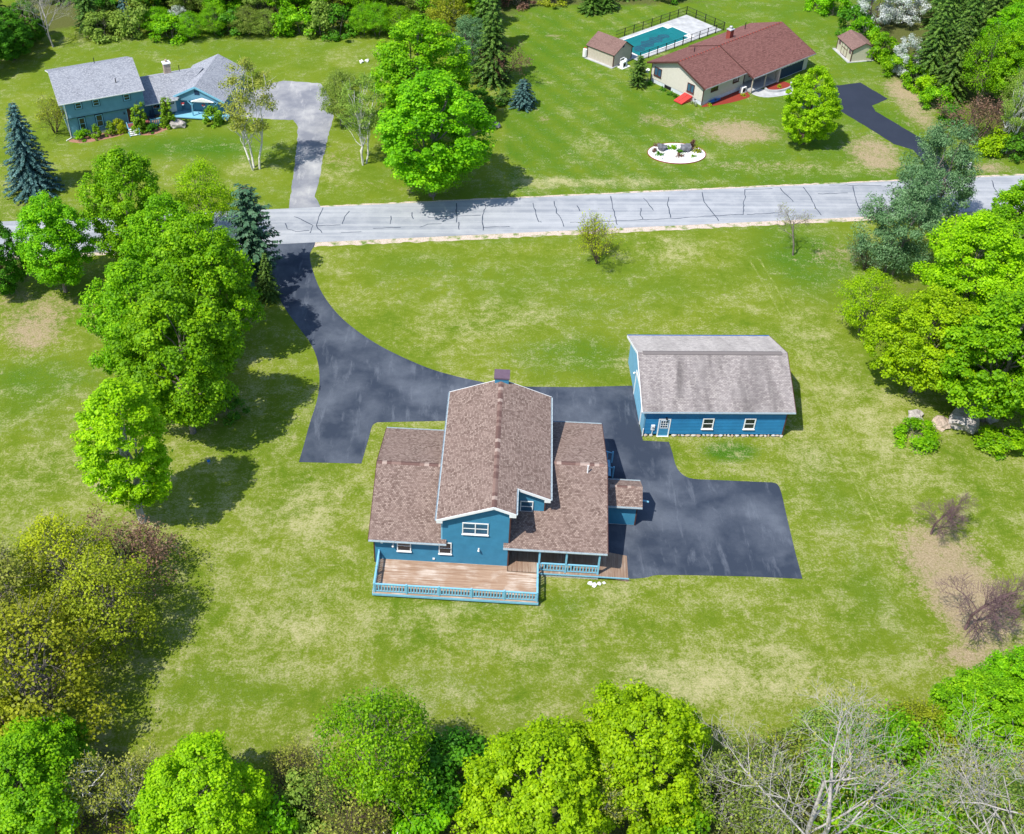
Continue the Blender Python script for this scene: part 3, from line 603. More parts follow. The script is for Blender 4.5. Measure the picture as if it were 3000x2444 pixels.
# deck and porch
dk = part(H, 'deck', M['bluetrim'], (-10.85, 2.55, -3.79, -3.75, ZD - .26, ZD - .04), (-10.89, -10.85, -3.79, 0, ZD - .26, ZD - .04), (2.55, 2.59, -3.79, -.55, ZD - .26, ZD - .04))
boards(dk, 'deck', M['deck'], -10.85, 2.55, -3.75, -.62, ZD, along='x', seed=3); boards(dk, 'deck', M['deck'], -10.85, -.02, -.62, -.02, ZD, along='x', seed=4)
part(dk, 'deck_joists', M['dark'], (-10.5, 2.3, -3.45, -3.35, .02, ZD - .06), (-10.5, -10.4, -3.45, 0, .02, ZD - .06), (2.2, 2.3, -3.45, -.5, .02, ZD - .06))
po = part(H, 'porch', M['bluetrim'], (2.6, 10.0, -.60, -.56, ZD - .14, ZD - .02))
boards(po, 'porch', M['deck2'], .03, 7.62, -.55, 2.47, ZD, along='y', seed=5)
for i in range(16):   # boards of the ramp sloping down to the asphalt
    a = 7.62 + i * .15; f = lambda x: ZD - (x - 7.62) / 2.4 * (ZD - .03); mb = MB(); b = a + .142
    mb.hexa([(a, -.55, f(a) - .03), (b, -.55, f(b) - .03), (b, 2.3, f(b) - .03), (a, 2.3, f(a) - .03)], [(a, -.55, f(a)), (b, -.55, f(b)), (b, 2.3, f(b)), (a, 2.3, f(a))]); mb.build('ramp_board', M['deck2'], po)
mb = MB()
for k in range(40): x = 2.6 + k * .125; mb.bar((x, -.52, .02), (x + .3 if x < 7.2 else 7.5, -.52, .34), .012, .012); mb.bar((x + .3 if x < 7.2 else 7.5, -.51, .02), (x, -.51, .34), .012, .012)
mb.build('lattice', M['white'], po); part(po, 'porch_skirt', M['dark'], (2.6, 7.6, -.4, -.36, .0, ZD - .05))
for s in (2.55, 4.75, 7.42): part(H, 'porch_post', M['bluetrim'], (s - .075, s + .075, -.42, -.27, ZD, 3.0))
part(H, 'porch_beam', M['browntrim'], (0.0, 7.55, -.40, -.28, 2.82, 3.02))
railing(H, (2.62, -.34), (4.68, -.34), ZD, 2, M['bluetrim'], .95, first=False, last=False); railing(H, (4.82, -.34), (7.35, -.34), ZD, 2, M['bluetrim'], .95, first=False, last=False)
railing(H, (-10.72, -3.62), (2.45, -3.62), ZD, 6, M['bluetrim'], 1.0); railing(H, (-10.72, -.06), (-10.72, -3.55), ZD, 3, M['bluetrim'], 1.0, last=False); railing(H, (2.45, -3.55), (2.45, -.42), ZD, 3, M['bluetrim'], 1.0, first=False, last=False)
# side entry with its own little roof
zE, zRE = 2.62, 3.5; y0, y1 = 5.55, 8.75; ym = (y0 + y1) / 2; kE = (zRE - zE) / (ym - y0)
e1 = slope(H, [(7.62, y0, zE), (11.2, y0, zE), (11.2, ym, zRE), (7.62, ym, zRE)], M['shing'], M['soffit'], (0, 1, 0), name='entry_roof'); slope(H, [(7.62, ym, zRE), (11.2, ym, zRE), (11.2, y1, zE), (7.62, y1, zE)], M['shing'], M['soffit'], (0, -1, 0), name='entry_roof')
ridge_caps(e1, (8.1, ym, zRE), (10.75, ym, zRE), (0, -1, -kE), (0, 1, -kE), [M['capA'], M['capB'], M['capC']], .17, .3, 9)
gutter(H, (7.7, y0 - .02, zE - .09), (11.2, y0 - .02, zE - .09), (0, -1, 0)); gutter(H, (7.7, y1 + .02, zE - .09), (11.2, y1 + .02, zE - .09), (0, 1, 0))
wall(H, Wall((7.62, 5.9, 0), (1, 0, 0), (0, -1, 0)), [(0, .12), (3.2, .12), (3.2, 2.6), (0, 2.6)], M['blue']); wall(H, Wall((10.82, 5.9, 0), (0, 1, 0), (1, 0, 0)), [(0, .12), (2.5, .12), (2.5, 2.6), (1.25, 3.3), (0, 2.6)], M['blue']); wall(H, Wall((10.82, 8.4, 0), (-1, 0, 0), (0, 1, 0)), [(0, .12), (3.2, .12), (3.2, 2.6), (0, 2.6)], M['blue'])
part(H, 'entry_foundation', M['concrete'], (7.62, 10.8, 5.92, 8.38, 0, .12)); part(H, 'corner_board', M['browntrim'], (10.77, 10.87, 5.86, 5.94, .12, 2.58))
mb = MB(); mb.bar((10.87, 7.2, 1.95), (11.9, 6.9, 1.98), .08, .14); mb.bar((10.84, 7.2, 1.6), (11.5, 7.0, 1.95), .05, .05); mb.build('bracket_arm', M['bluetrim'], H)
# side steps with handrails
st = part(H, 'side_steps', M['bluetrim'], (7.64, 8.3, 11.6, 13.9, .58, .64), (8.3, 8.65, 11.7, 13.8, .40, .46), (8.65, 9.0, 11.7, 13.8, .2, .26))
for y in (11.75, 13.72):
    bars(st, 'handrail', M['bluetrim'], ((7.66, y, 1.62), (9.15, y, 1.18), .09, .06)); part(st, 'newel_post', M['bluetrim'], (9.09, 9.23, y - .07, y + .07, 0, 1.35))
    for q in (.3, .7): part(st, 'baluster', M['bluetrim'], (7.7 + q * 1.4 - .05, 7.7 + q * 1.4 + .05, y - .02, y + .02, .5 - q * .4, 1.55 - q * .42))
tk = thing('gas_tank', 'white upright gas cylinder against blue wall beside side entry', 'gas tank', H.matrix_world @ Vector((0, 0, 0)))
p = Matrix.Rotation(-AH, 4, 'Z') @ Vector((7.98, 5.2, 0)); tk.location = (HA[0] + p.x, HA[1] + p.y, 0)
mb = MB(); mb.tube([(0, 0, .05), (0, 0, .12), (0, 0, 1.1), (0, 0, 1.2), (0, 0, 1.26)], [.2, .25, .25, .2, .08], 14); mb.build('tank_body', M['white'], tk); mb = MB(); mb.tube([(0, 0, 1.26), (0, 0, 1.4)], [.06, .05], 8); mb.build('valve', M['steel'], tk)
def hp(x, y, z=0.0):
    p = Matrix.Rotation(-AH, 4, 'Z') @ Vector((x, y, z)); return (HA[0] + p.x, HA[1] + p.y, z)
for i, (x, y, r, lb) in enumerate(((6.85, -.95, .2, 'leftmost white rock on grass in front of the porch edge'), (7.2, -1.15, .24, 'largest white rock lying in grass before the porch edge'), (7.6, -.95, .16, 'middle small white rock beside the porch lattice'), (8.0, -.85, .12, 'rightmost small white rock by the ramp edge'))):
    o = link('rock', rockmesh('rock', M['whitestone'], r, 40 + i)); o.location = hp(x, y, .05); tag(o, lb, 'rock', 'white rocks by the porch')

# ------------------------------------------------------------------ barn
BA = (32.50, 80.14)
B = thing('barn', 'blue sided barn garage with weathered grey shingle gable roof', 'barn', (*BA, 0), -R_(.374))
zE, zR, yF, yB = 3.28, 5.72, -.18, 11.42; yM = (yF + yB) / 2; x0, x1 = -13.5, .62; kB = (zR - zE) / (yM - yF)
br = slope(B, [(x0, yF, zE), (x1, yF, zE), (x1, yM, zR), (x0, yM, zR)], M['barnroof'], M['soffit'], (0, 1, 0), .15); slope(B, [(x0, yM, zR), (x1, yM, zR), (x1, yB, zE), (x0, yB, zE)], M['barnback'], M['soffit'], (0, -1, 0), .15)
mb = MB(); 
for s_ in (-1, 1): mb.hexa([(-13.0, yM, zR + .02), (.1, yM, zR + .02), (.1, yM + s_ * .26, zR - .26 * kB + .02), (-13.0, yM + s_ * .26, zR - .26 * kB + .02)], [(-13.0, yM, zR + .09), (.1, yM, zR + .09), (.1, yM + s_ * .26, zR - .26 * kB + .08), (-13.0, yM + s_ * .26, zR - .26 * kB + .08)])
mb.build('ridge_vent', M['barnroof'], br)
gutter(B, (x0, yF - .02, zE - .09), (x1, yF - .02, zE - .09), (0, -1, 0)); gutter(B, (x0, yB + .02, zE - .09), (x1, yB + .02, zE - .09), (0, 1, 0), mat=M['bluecap'])
for x, m_ in ((x0 - .03, M['white']), (x1 + .03, M['browntrim'])):
    bars(B, 'rake_board', m_, ((x, yF, zE - .11), (x, yM, zR - .11), .05, .22)); bars(B, 'rake_board', m_, ((x, yM, zR - .11), (x, yB, zE - .11), .05, .22))
bw = Wall((-13.1, .15, 0), (1, 0, 0), (0, -1, 0)); wall(B, bw, [(0, .28), (13.1, .28), (13.1, 3.2), (0, 3.2)], M['barnblue'], .185, .05)
wall(B, Wall((0, .15, 0), (0, 1, 0), (1, 0, 0)), [(0, .1), (11, .1), (11, 3.2), (5.5, 5.45), (0, 3.2)], M['barnblue'], .185, .05)
bl = Wall((-13.1, 11.15, 0), (0, -1, 0), (-1, 0, 0)); wall(B, bl, [(0, .1), (11, .1), (11, 3.2), (5.5, 5.45), (0, 3.2)], M['leftblue'], .185, .05); wall(B, Wall((0, 11.15, 0), (-1, 0, 0), (0, 1, 0)), [(0, .1), (13.1, .1), (13.1, 3.2), (0, 3.2)], M['barnblue'], .185, .05)
part(B, 'corner_board', M['browntrim'], (-.05, .06, .09, .2, .25, 3.2)); part(B, 'corner_board', M['leftblue'], (-13.16, -13.04, .09, .2, .1, 3.2))
door(B, bw, 1.42, 2.33, .06, 2.08, M['doorblue']); window(B, bw, 5.4, 6.45, .98, 2.3, fw=.1); window(B, bw, 9.28, 10.33, .98, 2.3, fw=.1)
wall_lamp(B, bw.p(2.0, 2.3, .02), (0, -1, 0), mat=M['black']); mt_ = part(B, 'meter_box', M['white'], (-12.42, -12.08, .0, .13, .85, 1.45)); mb = MB(); mb.tube([(-12.25, .07, 0), (-12.25, .07, .85)], [.035, .035], 8); mb.build('conduit', M['white'], mt_); mb = MB(); mb.tube([(-12.25, .0, 1.2), (-12.25, -.07, 1.2)], [.1, .1], 10); mb.build('meter_dial', M['steel'], mt_)
mb = MB(); mb.tube([(-13.12, .04, .1), (-13.12, .04, 1.0)], [.05, .05], 8); mb.build('downspout', M['white'], B)
# big overhead door in the left gable with white trim
gd = MB(); bl.box(gd, 5.0, 9.2, .05, 2.7, .02, .06); gdo = gd.build('overhead_door', M['bluetrim'], B)
for u0, u1, za, zb in ((4.75, 5.0, .05, 2.95), (9.2, 9.45, .05, 2.95), (5.0, 9.2, 2.7, 2.95)):
    mb = MB(); bl.box(mb, u0, u1, za, zb, .02, .10); mb.build('door_trim', M['white'], gdo)
for k in range(4): mb = MB(); bl.box(mb, 5.05, 9.15, .08 + k * .66, .70 + k * .66, .06, .075); mb.build('door_panel', M['bluetrim'], gdo)
wall_lamp(B, bl.p(4.4, 2.3, .02), (-1, 0, 0))
SM = [plain('stone_%d' % i, c_, .9, .25, 5) for i, c_ in enumerate([(.42, .36, .30), (.50, .46, .42), (.36, .27, .21), (.45, .44, .44)])]
rg = random.Random(5); x = -13.05; k = 0
while x < -.1:
    w_ = rg.uniform(.28, .6)
    if not (-11.85 < x + w_ / 2 < -10.6):
        o = link('foundation_stone', rockmesh('foundation_stone', SM[k % 4], .5, k, .8, 1), B); o.location = (x + w_ / 2, .12, .13); o.scale = (w_ * .95, .3, .34)
    x += w_; k += 1

# ------------------------------------------------------------------ left neighbour: two-storey block + low wing + garage wing
LA = R_(-23.1); LO = (-48.36, 139.0)
N = thing('two_storey_house', 'pale blue two storey house with grey roof and attached garage', 'house', (*LO, 0), -LA)
def lp(x, y, z=0.0):
    p = Matrix.Rotation(-LA, 4, 'Z') @ Vector((x, y, z)); return (LO[0] + p.x, LO[1] + p.y, z)
slope(N, [(-.73, -.75, 5.30), (10.4, -.75, 5.30), (10.4, 4.85, 7.40), (-.73, 4.85, 7.40)], M['leftroof'], M['white'], (0, 1, 0)); slope(N, [(-.73, 4.85, 7.40), (10.4, 4.85, 7.40), (10.4, 10.4, 5.30), (-.73, 10.4, 5.30)], M['leftroof'], M['white'], (0, -1, 0))
gutter(N, (-.75, -.77, 5.19), (10.42, -.77, 5.19), (0, -1, 0), mat=M['white'])
lf = Wall((0, 0, 0), (1, 0, 0), (0, -1, 0)); lu = Wall((0, -.4, 0), (1, 0, 0), (0, -1, 0))
def flat_wall(par, w, poly, mat, name='wall'):
    mb = MB(); mb.hexa([w.p(u, z, -.14) for u, z in poly], [w.p(u, z, 0) for u, z in poly]); return mb.build(name, mat, par)
flat_wall(N, lf, [(0, .3), (10.2, .3), (10.2, 3.0), (0, 3.0)], M['leftblue']); flat_wall(N, lu, [(0, 2.98), (10.2, 2.98), (10.2, 5.3), (0, 5.3)], M['leftblue'])
part(N, 'overhang_soffit', M['leftdark'], (0.01, 10.19, -.38, .0, 2.9, 2.97)); part(N, 'foundation', M['found'], (.02, 10.15, .02, 9.7, 0, .3))
flat_wall(N, Wall((0, 9.75, 0), (0, -1, 0), (-1, 0, 0)), [(0, .3), (9.75, .3), (9.75, 2.98), (10.12, 2.98), (10.12, 5.2), (4.9, 7.15), (0, 5.2)], M['leftblue']); flat_wall(N, Wall((10.2, 0, 0), (0, 1, 0), (1, 0, 0)), [(0, .3), (9.75, .3), (9.75, 5.2), (4.85, 7.15), (-.38, 5.2), (-.38, 2.98), (0, 2.98)], M['leftblue']); flat_wall(N, Wall((10.2, 9.75, 0), (-1, 0, 0), (0, 1, 0)), [(0, .3), (10.2, .3), (10.2, 5.2), (0, 5.2)], M['leftblue'])
part(N, 'corner_board', M['white'], (-.05, .05, -.45, -.36, 2.98, 5.2)); part(N, 'corner_board', M['white'], (-.05, .05, -.05, .04, .1, 2.9)); mb = MB(); mb.bar((-.02, -.05, .1), (-.75, -.5, .06), .1, .08); mb.build('downspout', M['white'], N)
def lwin(w, a, b, c, d):
    f = window(N, w, a, b, c, d, frame=M['bluetrim'], glass=M['glass'], fw=.1, sill=False)
    m = MB(); e0, e1 = .0, .03; w.box(m, a - .09, b + .09, c - .09, c, e0, e1); w.box(m, a - .09, b + .09, d, d + .09, e0, e1); w.box(m, a - .09, a, c, d, e0, e1); w.box(m, b, b + .09, c, d, e0, e1); m.build('casing', M['leftdark'], f)
for a, b in ((1.3, 2.15), (3.58, 4.44), (7.6, 8.44)): lwin(lu, a, b, 4.1, 4.98)
for a, b in ((1.38, 2.2), (3.6, 4.5)): lwin(lf, a, b, .95, 2.65)
door(N, lf, 7.75, 8.65, .7, 2.72, M['browntrim'], M['bluetrim'], False); wall_lamp(N, (7.35, -.02, 2.2), (0, -1, 0), mat=M['black'])
mb = MB(); mb.tube([(7.2, 1.15, 5.8), (7.2, 1.15, 6.65)], [.06, .06], 8); mb.build('vent_pipe', M['black'], N); mb = MB(); mb.tube([(5.5, 6.2, 6.6), (5.5, 6.2, 7.7)], [.05, .05], 8); mb.build('vent_pipe', M['black'], N)
# front steps and porch
pc = part(N, 'porch', M['bluetrim'], (7.3, 10.3, -1.35, -.02, .48, .62)); boards(pc, 'p', M['porchred'], 7.32, 10.28, -1.33, -.03, .66, along='x', piece='porch_board')
stp = part(N, 'front_steps', M['bluetrim'], (7.25, 7.32, -2.7, -1.35, .0, .12), (8.5, 8.57, -2.7, -1.35, 0, .12))
for i in range(4): part(stp, 'tread', M['white'], (7.3, 8.52, -1.72 - i * .3, -1.44 - i * .3, .46 - i * .13, .50 - i * .13))
for x in (7.25, 8.55): bars(stp, 'handrail', M['bluetrim'], ((x, -1.36, 1.5), (x, -2.65, .95), .06, .06), ((x, -1.36, .6), (x, -1.36, 1.5), .07, .07), ((x, -2.65, 0), (x, -2.65, .95), .07, .07))
dk2 = part(N, 'side_deck', M['bluetrim'], (10.3, 13.3, -1.5, 1.4, .3, .42)); boards(dk2, 'd', M['deck2'], 10.3, 13.3, -1.5, 1.4, .46, along='x', piece='deck_board')
railing(N, (10.4, -1.45), (13.2, -1.45), .46, 2, M['bluetrim'], .85)
# low wing
slope(N, [(10.2, .15, 2.70), (14.7, .15, 2.70), (19.6, 4.6, 4.5), (10.2, 4.6, 4.5)], M['leftroof'], M['white'], (0, 1, 0)); slope(N, [(10.2, 4.6, 4.5), (19.6, 4.6, 4.5), (19.6, 9.0, 2.7), (10.2, 9.0, 2.7)], M['leftroof'], M['white'], (0, -1, 0))
gutter(N, (10.2, .13, 2.6), (14.7, .13, 2.6), (0, -1, 0), mat=M['white']); wwf = Wall((10.2, 1.5, 0), (1, 0, 0), (0, -1, 0)); flat_wall(N, wwf, [(0, 0), (5.2, 0), (5.2, 3.1), (0, 3.1)], M['leftblue']); lwin(wwf, 1.2, 2.2, 1.3, 2.4); door(N, wwf, 3.4, 4.3, .46, 2.5, M['white'], None, True)
flat_wall(N, Wall((19.4, 8.6, 0), (-1, 0, 0), (0, 1, 0)), [(0, 0), (9.2, 0), (9.2, 2.8), (0, 2.8)], M['leftblue'])
chn = part(N, 'chimney', M['stonechim'], (14.3, 15.2, 4.7, 5.6, 2.5, 5.75)); part(chn, 'chimney_top', M['white'], (14.22, 15.28, 4.62, 5.68, 5.75, 5.87)); mb = MB(); mb.tube([(14.75, 5.15, 5.87), (14.75, 5.15, 6.25)], [.16, .16], 10); mb.build('flue', M['stonechim'], chn)
mb = MB(); mb.tube([(16.4, 5.2, 4.2), (16.4, 5.2, 5.1)], [.05, .05], 8); mb.build('vent_pipe', M['black'], N)
# garage wing: turned the other way, gable to the front (built in the same house, own sub-frame)
GR = Matrix.Translation(Vector(LO + (0,))) @ Matrix.Rotation(-LA, 4, 'Z'); GG = GR.inverted() @ Matrix.Translation(Vector((-36.0, 145.6, 0))) @ Matrix.Rotation(-R_(9.3), 4, 'Z')
gx = lambda x, y, z: GG @ Vector((x, y, z)); gdx = lambda d: GG.to_3x3() @ Vector(d)
slope(N, [gx(-.25, -.2, 2.62), gx(3.7, -.2, 4.55), gx(3.7, 10.3, 4.55), gx(-.25, 10.3, 2.62)][::-1], M['leftroof'], M['white'], gdx((1, 0, 0)), name='garage_roof'); slope(N, [gx(3.7, -.2, 4.55), gx(7.65, -.2, 2.62), gx(7.65, 10.3, 2.62), gx(3.7, 10.3, 4.55)], M['leftroof'], M['white'], gdx((-1, 0, 0)), name='garage_roof')
for a, b in ((-.28, 3.7), (3.7, 7.68)): bars(N, 'rake_board', M['bluetrim'], (gx(a, -.24, 4.55 - abs(a - 3.7) * .4886 - .12), gx(b, -.24, 4.55 - abs(b - 3.7) * .4886 - .12), .06, .26))
gw = Wall(gx(.1, .0, 0), gdx((1, 0, 0)), gdx((0, -1, 0))); flat_wall(N, gw, [(0, 2.35), (7.2, 2.35), (7.2, 2.5), (3.6, 4.35), (0, 2.5)], M['leftblue'], 'gable'); mb = MB(); gw.box(mb, 3.4, 4.1, 3.3, 3.95, .01, .04); mb.build('gable_vent', M['leftdark'], N)
gw2 = Wall(gx(.1, 1.3, 0), gdx((1, 0, 0)), gdx((0, -1, 0))); flat_wall(N, gw2, [(0, 0), (7.2, 0), (7.2, 2.6), (0, 2.6)], M['leftblue']); flat_wall(N, Wall(gx(7.3, 1.3, 0), gdx((0, 1, 0)), gdx((1, 0, 0))), [(0, 0), (8.7, 0), (8.7, 2.6), (0, 2.6)], M['leftblue']); flat_wall(N, Wall(gx(7.3, 10.0, 0), gdx((-1, 0, 0)), gdx((0, 1, 0))), [(0, 0), (7.2, 0), (7.2, 2.5), (3.6, 4.3), (0, 2.5)], M['leftblue'])
flat_wall(N, Wall(gx(.1, 10.0, 0), gdx((0, -1, 0)), gdx((-1, 0, 0))), [(0, 0), (8.7, 0), (8.7, 2.6), (0, 2.6)], M['leftblue'])
f = window(N, gw2, 4.6, 6.0, 1.4, 2.1, M['bluetrim'], M['glass'], .08, 'n', False, sill=False)
fp = MB(); q = [gx(.3, -.95, .2), gx(7.9, -.7, .2), gx(7.9, 1.28, .2), gx(.3, 1.28, .2)]; fp.hexa(q, [Vector(p) + Vector((0, 0, .14)) for p in q]); fp.build('garage_porch', M['bluetrim'], N)
for s, t in ((3.0, -.3), (6.1, -.1)):
    pp_ = bars(N, 'porch_post', M['bluetrim'], (gx(s, t, .3), gx(s, t, 2.5), .16, .16)); bars(pp_, 'brace', M['bluetrim'], (gx(s - .55, t, 2.45), gx(s, t, 1.9), .09, .09), (gx(s + .55, t, 2.45), gx(s, t, 1.9), .09, .09))
mb = MB(); mb.hexa([gx(3.0, -.55, 2.5), gx(6.1, -.4, 2.5), gx(4.55, -.48, 3.0)], [gx(3.0, -.2, 2.5), gx(6.1, -.1, 2.5), gx(4.55, -.15, 3.0)]); mb.build('portico_gable', M['white'], N)
def blob(name, mat, pts): 
    mb = MB()
    for (c, r) in pts: 
        c = Vector(c); mb.tube([c - Vector((0, 0, r)), c - Vector((0, 0, r * .6)), c + Vector((0, 0, r * .6)), c + Vector((0, 0, r))], [r * .3, r * .95, r * .95, r * .3], 7)
    return mb.build(name, mat)
M['flower'] = plain('red_flowers', (.6, .06, .06), .8, .5, 12); 
def gworld(x, y, z): v = Matrix.Translation(Vector((-36.0, 145.6, 0))) @ Matrix.Rotation(-R_(9.3), 4, 'Z') @ Vector((x, y, z)); return v
for s, lb in ((1.6, 'hanging basket of red and white flowers left of the garage porch post'), (4.6, 'hanging basket of red and white flowers under the white portico gable')):
    o = thing('flower_basket', lb, 'flower basket', gworld(s, -.05, 1.6), 0, 'hanging flower baskets')
    mb = MB(); mb.tube([(0, 0, 0), (0, 0, .2)], [.1, .2], 8); mb.build('basket', M['white'], o); rgb = random.Random(int(s * 10)); mb = MB()
    for k in range(14): c = Vector((rgb.uniform(-.25, .25), rgb.uniform(-.2, .2), .22 + rgb.uniform(0, .22))); mb.tube([c - Vector((0, 0, .06)), c, c + Vector((0, 0, .06))], [.03, .08, .03], 5)
    mb.build('flowers', M['flower'], o); mb = MB(); mb.tube([(0, 0, .2), (0, 0, .9)], [.008, .008], 4); mb.build('hanger', M['black'], o)
o = thing('wind_spinner', 'tall red and white hanging streamer on the garage wall', 'streamer', gworld(2.35, 1.2, .7)); mb = MB(); mb.tube([(0, 0, 0), (.03, 0, .5), (0, 0, 1.2)], [.16, .1, .05], 8); mb.build('streamer', M['flower'], o); mb = MB(); mb.tube([(.14, -.08, .1), (.1, -.06, 1.1)], [.05, .03], 6); mb.build('white_ribbon', M['white'], o)
# mulch beds in front of the left house
sheet('mulch_bed', smooth([lp(*p) for p in ((-.1, -.3), (.4, -1.5), (1.6, -1.9), (3.2, -2.0), (5.0, -1.9), (6.6, -1.5), (7.1, -.3))], 4, True), .010, M['pmulch']); sheet('mulch_bed', smooth([lp(*p) for p in ((8.7, -1.4), (8.7, -2.7), (10.3, -3.2), (11.9, -2.6), (13.2, -2.2), (13.3, -1.3), (11, -1.2))], 4, True), .010, M['pmulch'])
def adirondack(label, loc, rz, mat, group):
    c = thing('garden_chair', label, 'chair', loc, rz, group)
    part(c, 'seat', mat, (-.28, .28, -.3, .25, .34, .38)); bars(c, 'backrest', mat, *[((x, .2, .36), (x * 1.15, .5, 1.05), .1, .03) for x in (-.22, -.11, 0, .11, .22)])
    for x in (-.3, .3):
        part(c, 'armrest', mat, (x - .07, x + .07, -.35, .3, .56, .6)); part(c, 'leg', mat, (x - .04, x + .04, -.32, -.24, 0, .56)); part(c, 'leg', mat, (x - .04, x + .04, .2, .28, 0, .56))
    return c
adirondack('left dark blue garden chair on the side deck of the left house', lp(11.0, .3, .46), R_(10), M['leftdark'], 'chairs on the side deck'); adirondack('right white garden chair on the side deck of the left house', lp(12.5, .4, .46), R_(40), M['white'], 'chairs on the side deck')
o = link('boulder', rockmesh('boulder', M['stone'], 1.0, 77, .55)); o.location = lp(13.7, -2.2, .35); o.scale = (1.25, .9, 1); tag(o, 'big flat grey boulder beside the arborvitae by the side deck', 'boulder')

# ------------------------------------------------------------------ beige house across the road
EA = R_(-37.6); EO = (36.74, 148.49)
Eh = thing('beige_house', 'beige ranch house with red brown shingle roof and brick chimney', 'house', (*EO, 0), -EA)
def ep(x, y, z=0.0):
    p = Matrix.Rotation(-EA, 4, 'Z') @ Vector((x, y, z)); return (EO[0] + p.x, EO[1] + p.y, z)
ze, zr = 2.82, 4.82; yf, yr, yb = -.66, 4.85, 10.4; ke = (zr - ze) / (yr - yf)
r1 = slope(Eh, [(-.5, yf, ze), (8.2, yf, ze), (8.2, yr, zr), (-.5, yr, zr)], M['redroof'], M['browntrim'], (0, 1, 0), .16); slope(Eh, [(-.5, yr, zr), (8.2, yr, zr), (8.2, yb, ze), (-.5, yb, ze)], M['redroof'], M['browntrim'], (0, -1, 0), .16)
zf2 = zr + .12 - ke * (yr + 1.95)
r2 = slope(Eh, [(8.0, -1.95, zf2), (21.5, -1.95, zf2), (21.5, yr, zr + .12), (8.0, yr, zr + .12)], M['redroof'], M['browntrim'], (0, 1, 0), .16); slope(Eh, [(8.0, yr, zr + .12), (21.5, yr, zr + .12), (21.5, yb, ze + .12), (8.0, yb, ze + .12)], M['redroof'], M['browntrim'], (0, -1, 0), .16)
ridge_caps(r1, (-.48, yr, zr), (8.0, yr, zr), (0, -1, -ke), (0, 1, -ke), [M['browntrim'], M['brick']], .14, .3, 3); ridge_caps(r2, (8.05, yr, zr + .12), (21.4, yr, zr + .12), (0, -1, -ke), (0, 1, -ke), [M['browntrim'], M['brick']], .14, .3, 4)
gutter(Eh, (-.5, yf - .02, ze - .1), (8.0, yf - .02, ze - .1), (0, -1, 0), mat=M['steel']); gutter(Eh, (8.0, -1.97, zf2 - .1), (21.5, -1.97, zf2 - .1), (0, -1, 0), mat=M['steel'])
for a, b in (((-.53, yf, ze - .1), (-.53, yr, zr - .1)), ((-.53, yr, zr - .1), (-.53, yb, ze - .1)), ((7.97, -1.95, zf2 - .1), (7.97, yr, zr)), ((21.53, -1.95, zf2 - .1), (21.53, yr, zr)), ((21.53, yr, zr), (21.53, yb, ze))): bars(Eh, 'rake_board', M['browntrim'], (a, b, .05, .24))
ew = Wall((0, 9.8, 0), (0, -1, 0), (-1, 0, 0)); wall(Eh, ew, [(0, .55), (9.8, .55), (9.8, 2.62), (4.95, 4.5), (0, 2.62)], M['beige'], .2, .035); part(Eh, 'foundation', M['found'], (.02, 8.2, .02, 9.78, 0, .55), (14.0, 20.9, -1.2, 9.7, 0, .1))
ef = Wall((0, 0, 0), (1, 0, 0), (0, -1, 0)); wall(Eh, ef, [(0, .55), (8.3, .55), (8.3, 2.75), (0, 2.75)], M['beige'], .2, .035)
for y in (0.0, 9.8): part(Eh, 'corner_board', M['browntrim'], (-.05, .05, y - .05, y + .05, .1, 2.65))
window(Eh, ew, .55, 1.95, 1.2, 2.45, M['browntrim'], M['glassblue'], .1, 'n', True); window(Eh, ew, 6.9, 8.2, 1.15, 2.4, M['browntrim'], M['glassblue'], .1, 'n', True); mb = MB(); ew.box(mb, 2.75, 4.0, .05, .5, .0, .03); mb.build('basement_window', M['dark'], Eh)
window(Eh, ef, 1.5, 2.9, 1.6, 2.4, M['browntrim'], M['glass'], .09, 'n', True); window(Eh, ef, 6.0, 7.2, 1.6, 2.4, M['browntrim'], M['glass'], .09, 'n', True)
pw = Wall((8.3, 1.0, 0), (1, 0, 0), (0, -1, 0)); wall(Eh, pw, [(0, .1), (5.7, .1), (5.7, 3.0), (0, 3.0)], M['beige'], .2, .035); part(Eh, 'porch_side', M['beige'], (8.2, 8.32, -.0, 1.0, .1, 2.8)); door(Eh, pw, .5, 1.4, .3, 2.35, M['browntrim'], M['browntrim'], False); window(Eh, pw, 2.4, 4.8, .9, 2.3, M['browntrim'], M['glass'], .1, 'n', True)
part(Eh, 'porch_slab', M['concrete'], (8.3, 14.0, -1.6, 1.0, .1, .28))
gfw = Wall((14.0, -1.2, 0), (1, 0, 0), (0, -1, 0)); wall(Eh, gfw, [(0, .1), (7.0, .1), (7.0, 2.3), (0, 2.3)], M['beige'], .2, .035); part(Eh, 'garage_side', M['beige'], (13.92, 14.02, -1.18, 1.0, .1, 2.3)); wall(Eh, Wall((21.0, -1.2, 0), (0, 1, 0), (1, 0, 0)), [(0, .1), (11.0, .1), (11.0, 2.7), (6.05, 4.6), (0, 2.35)], M['beige'], .2, .035); wall(Eh, Wall((21.0, 9.8, 0), (-1, 0, 0), (0, 1, 0)), [(0, .1), (21.0, .1), (21.0, 2.7), (0, 2.7)], M['beige'], .2, .035)
gdr = MB(); gfw.box(gdr, 1.0, 6.0, .12, 2.1, .02, .05); gdo = gdr.build('garage_door', M['leftdark'], Eh)
for k in range(8): mb = MB(); gfw.box(mb, 1.15 + k * .6, 1.6 + k * .6, 1.65, 1.95, .05, .06); mb.build('door_lite', M['soffit'], gdo)
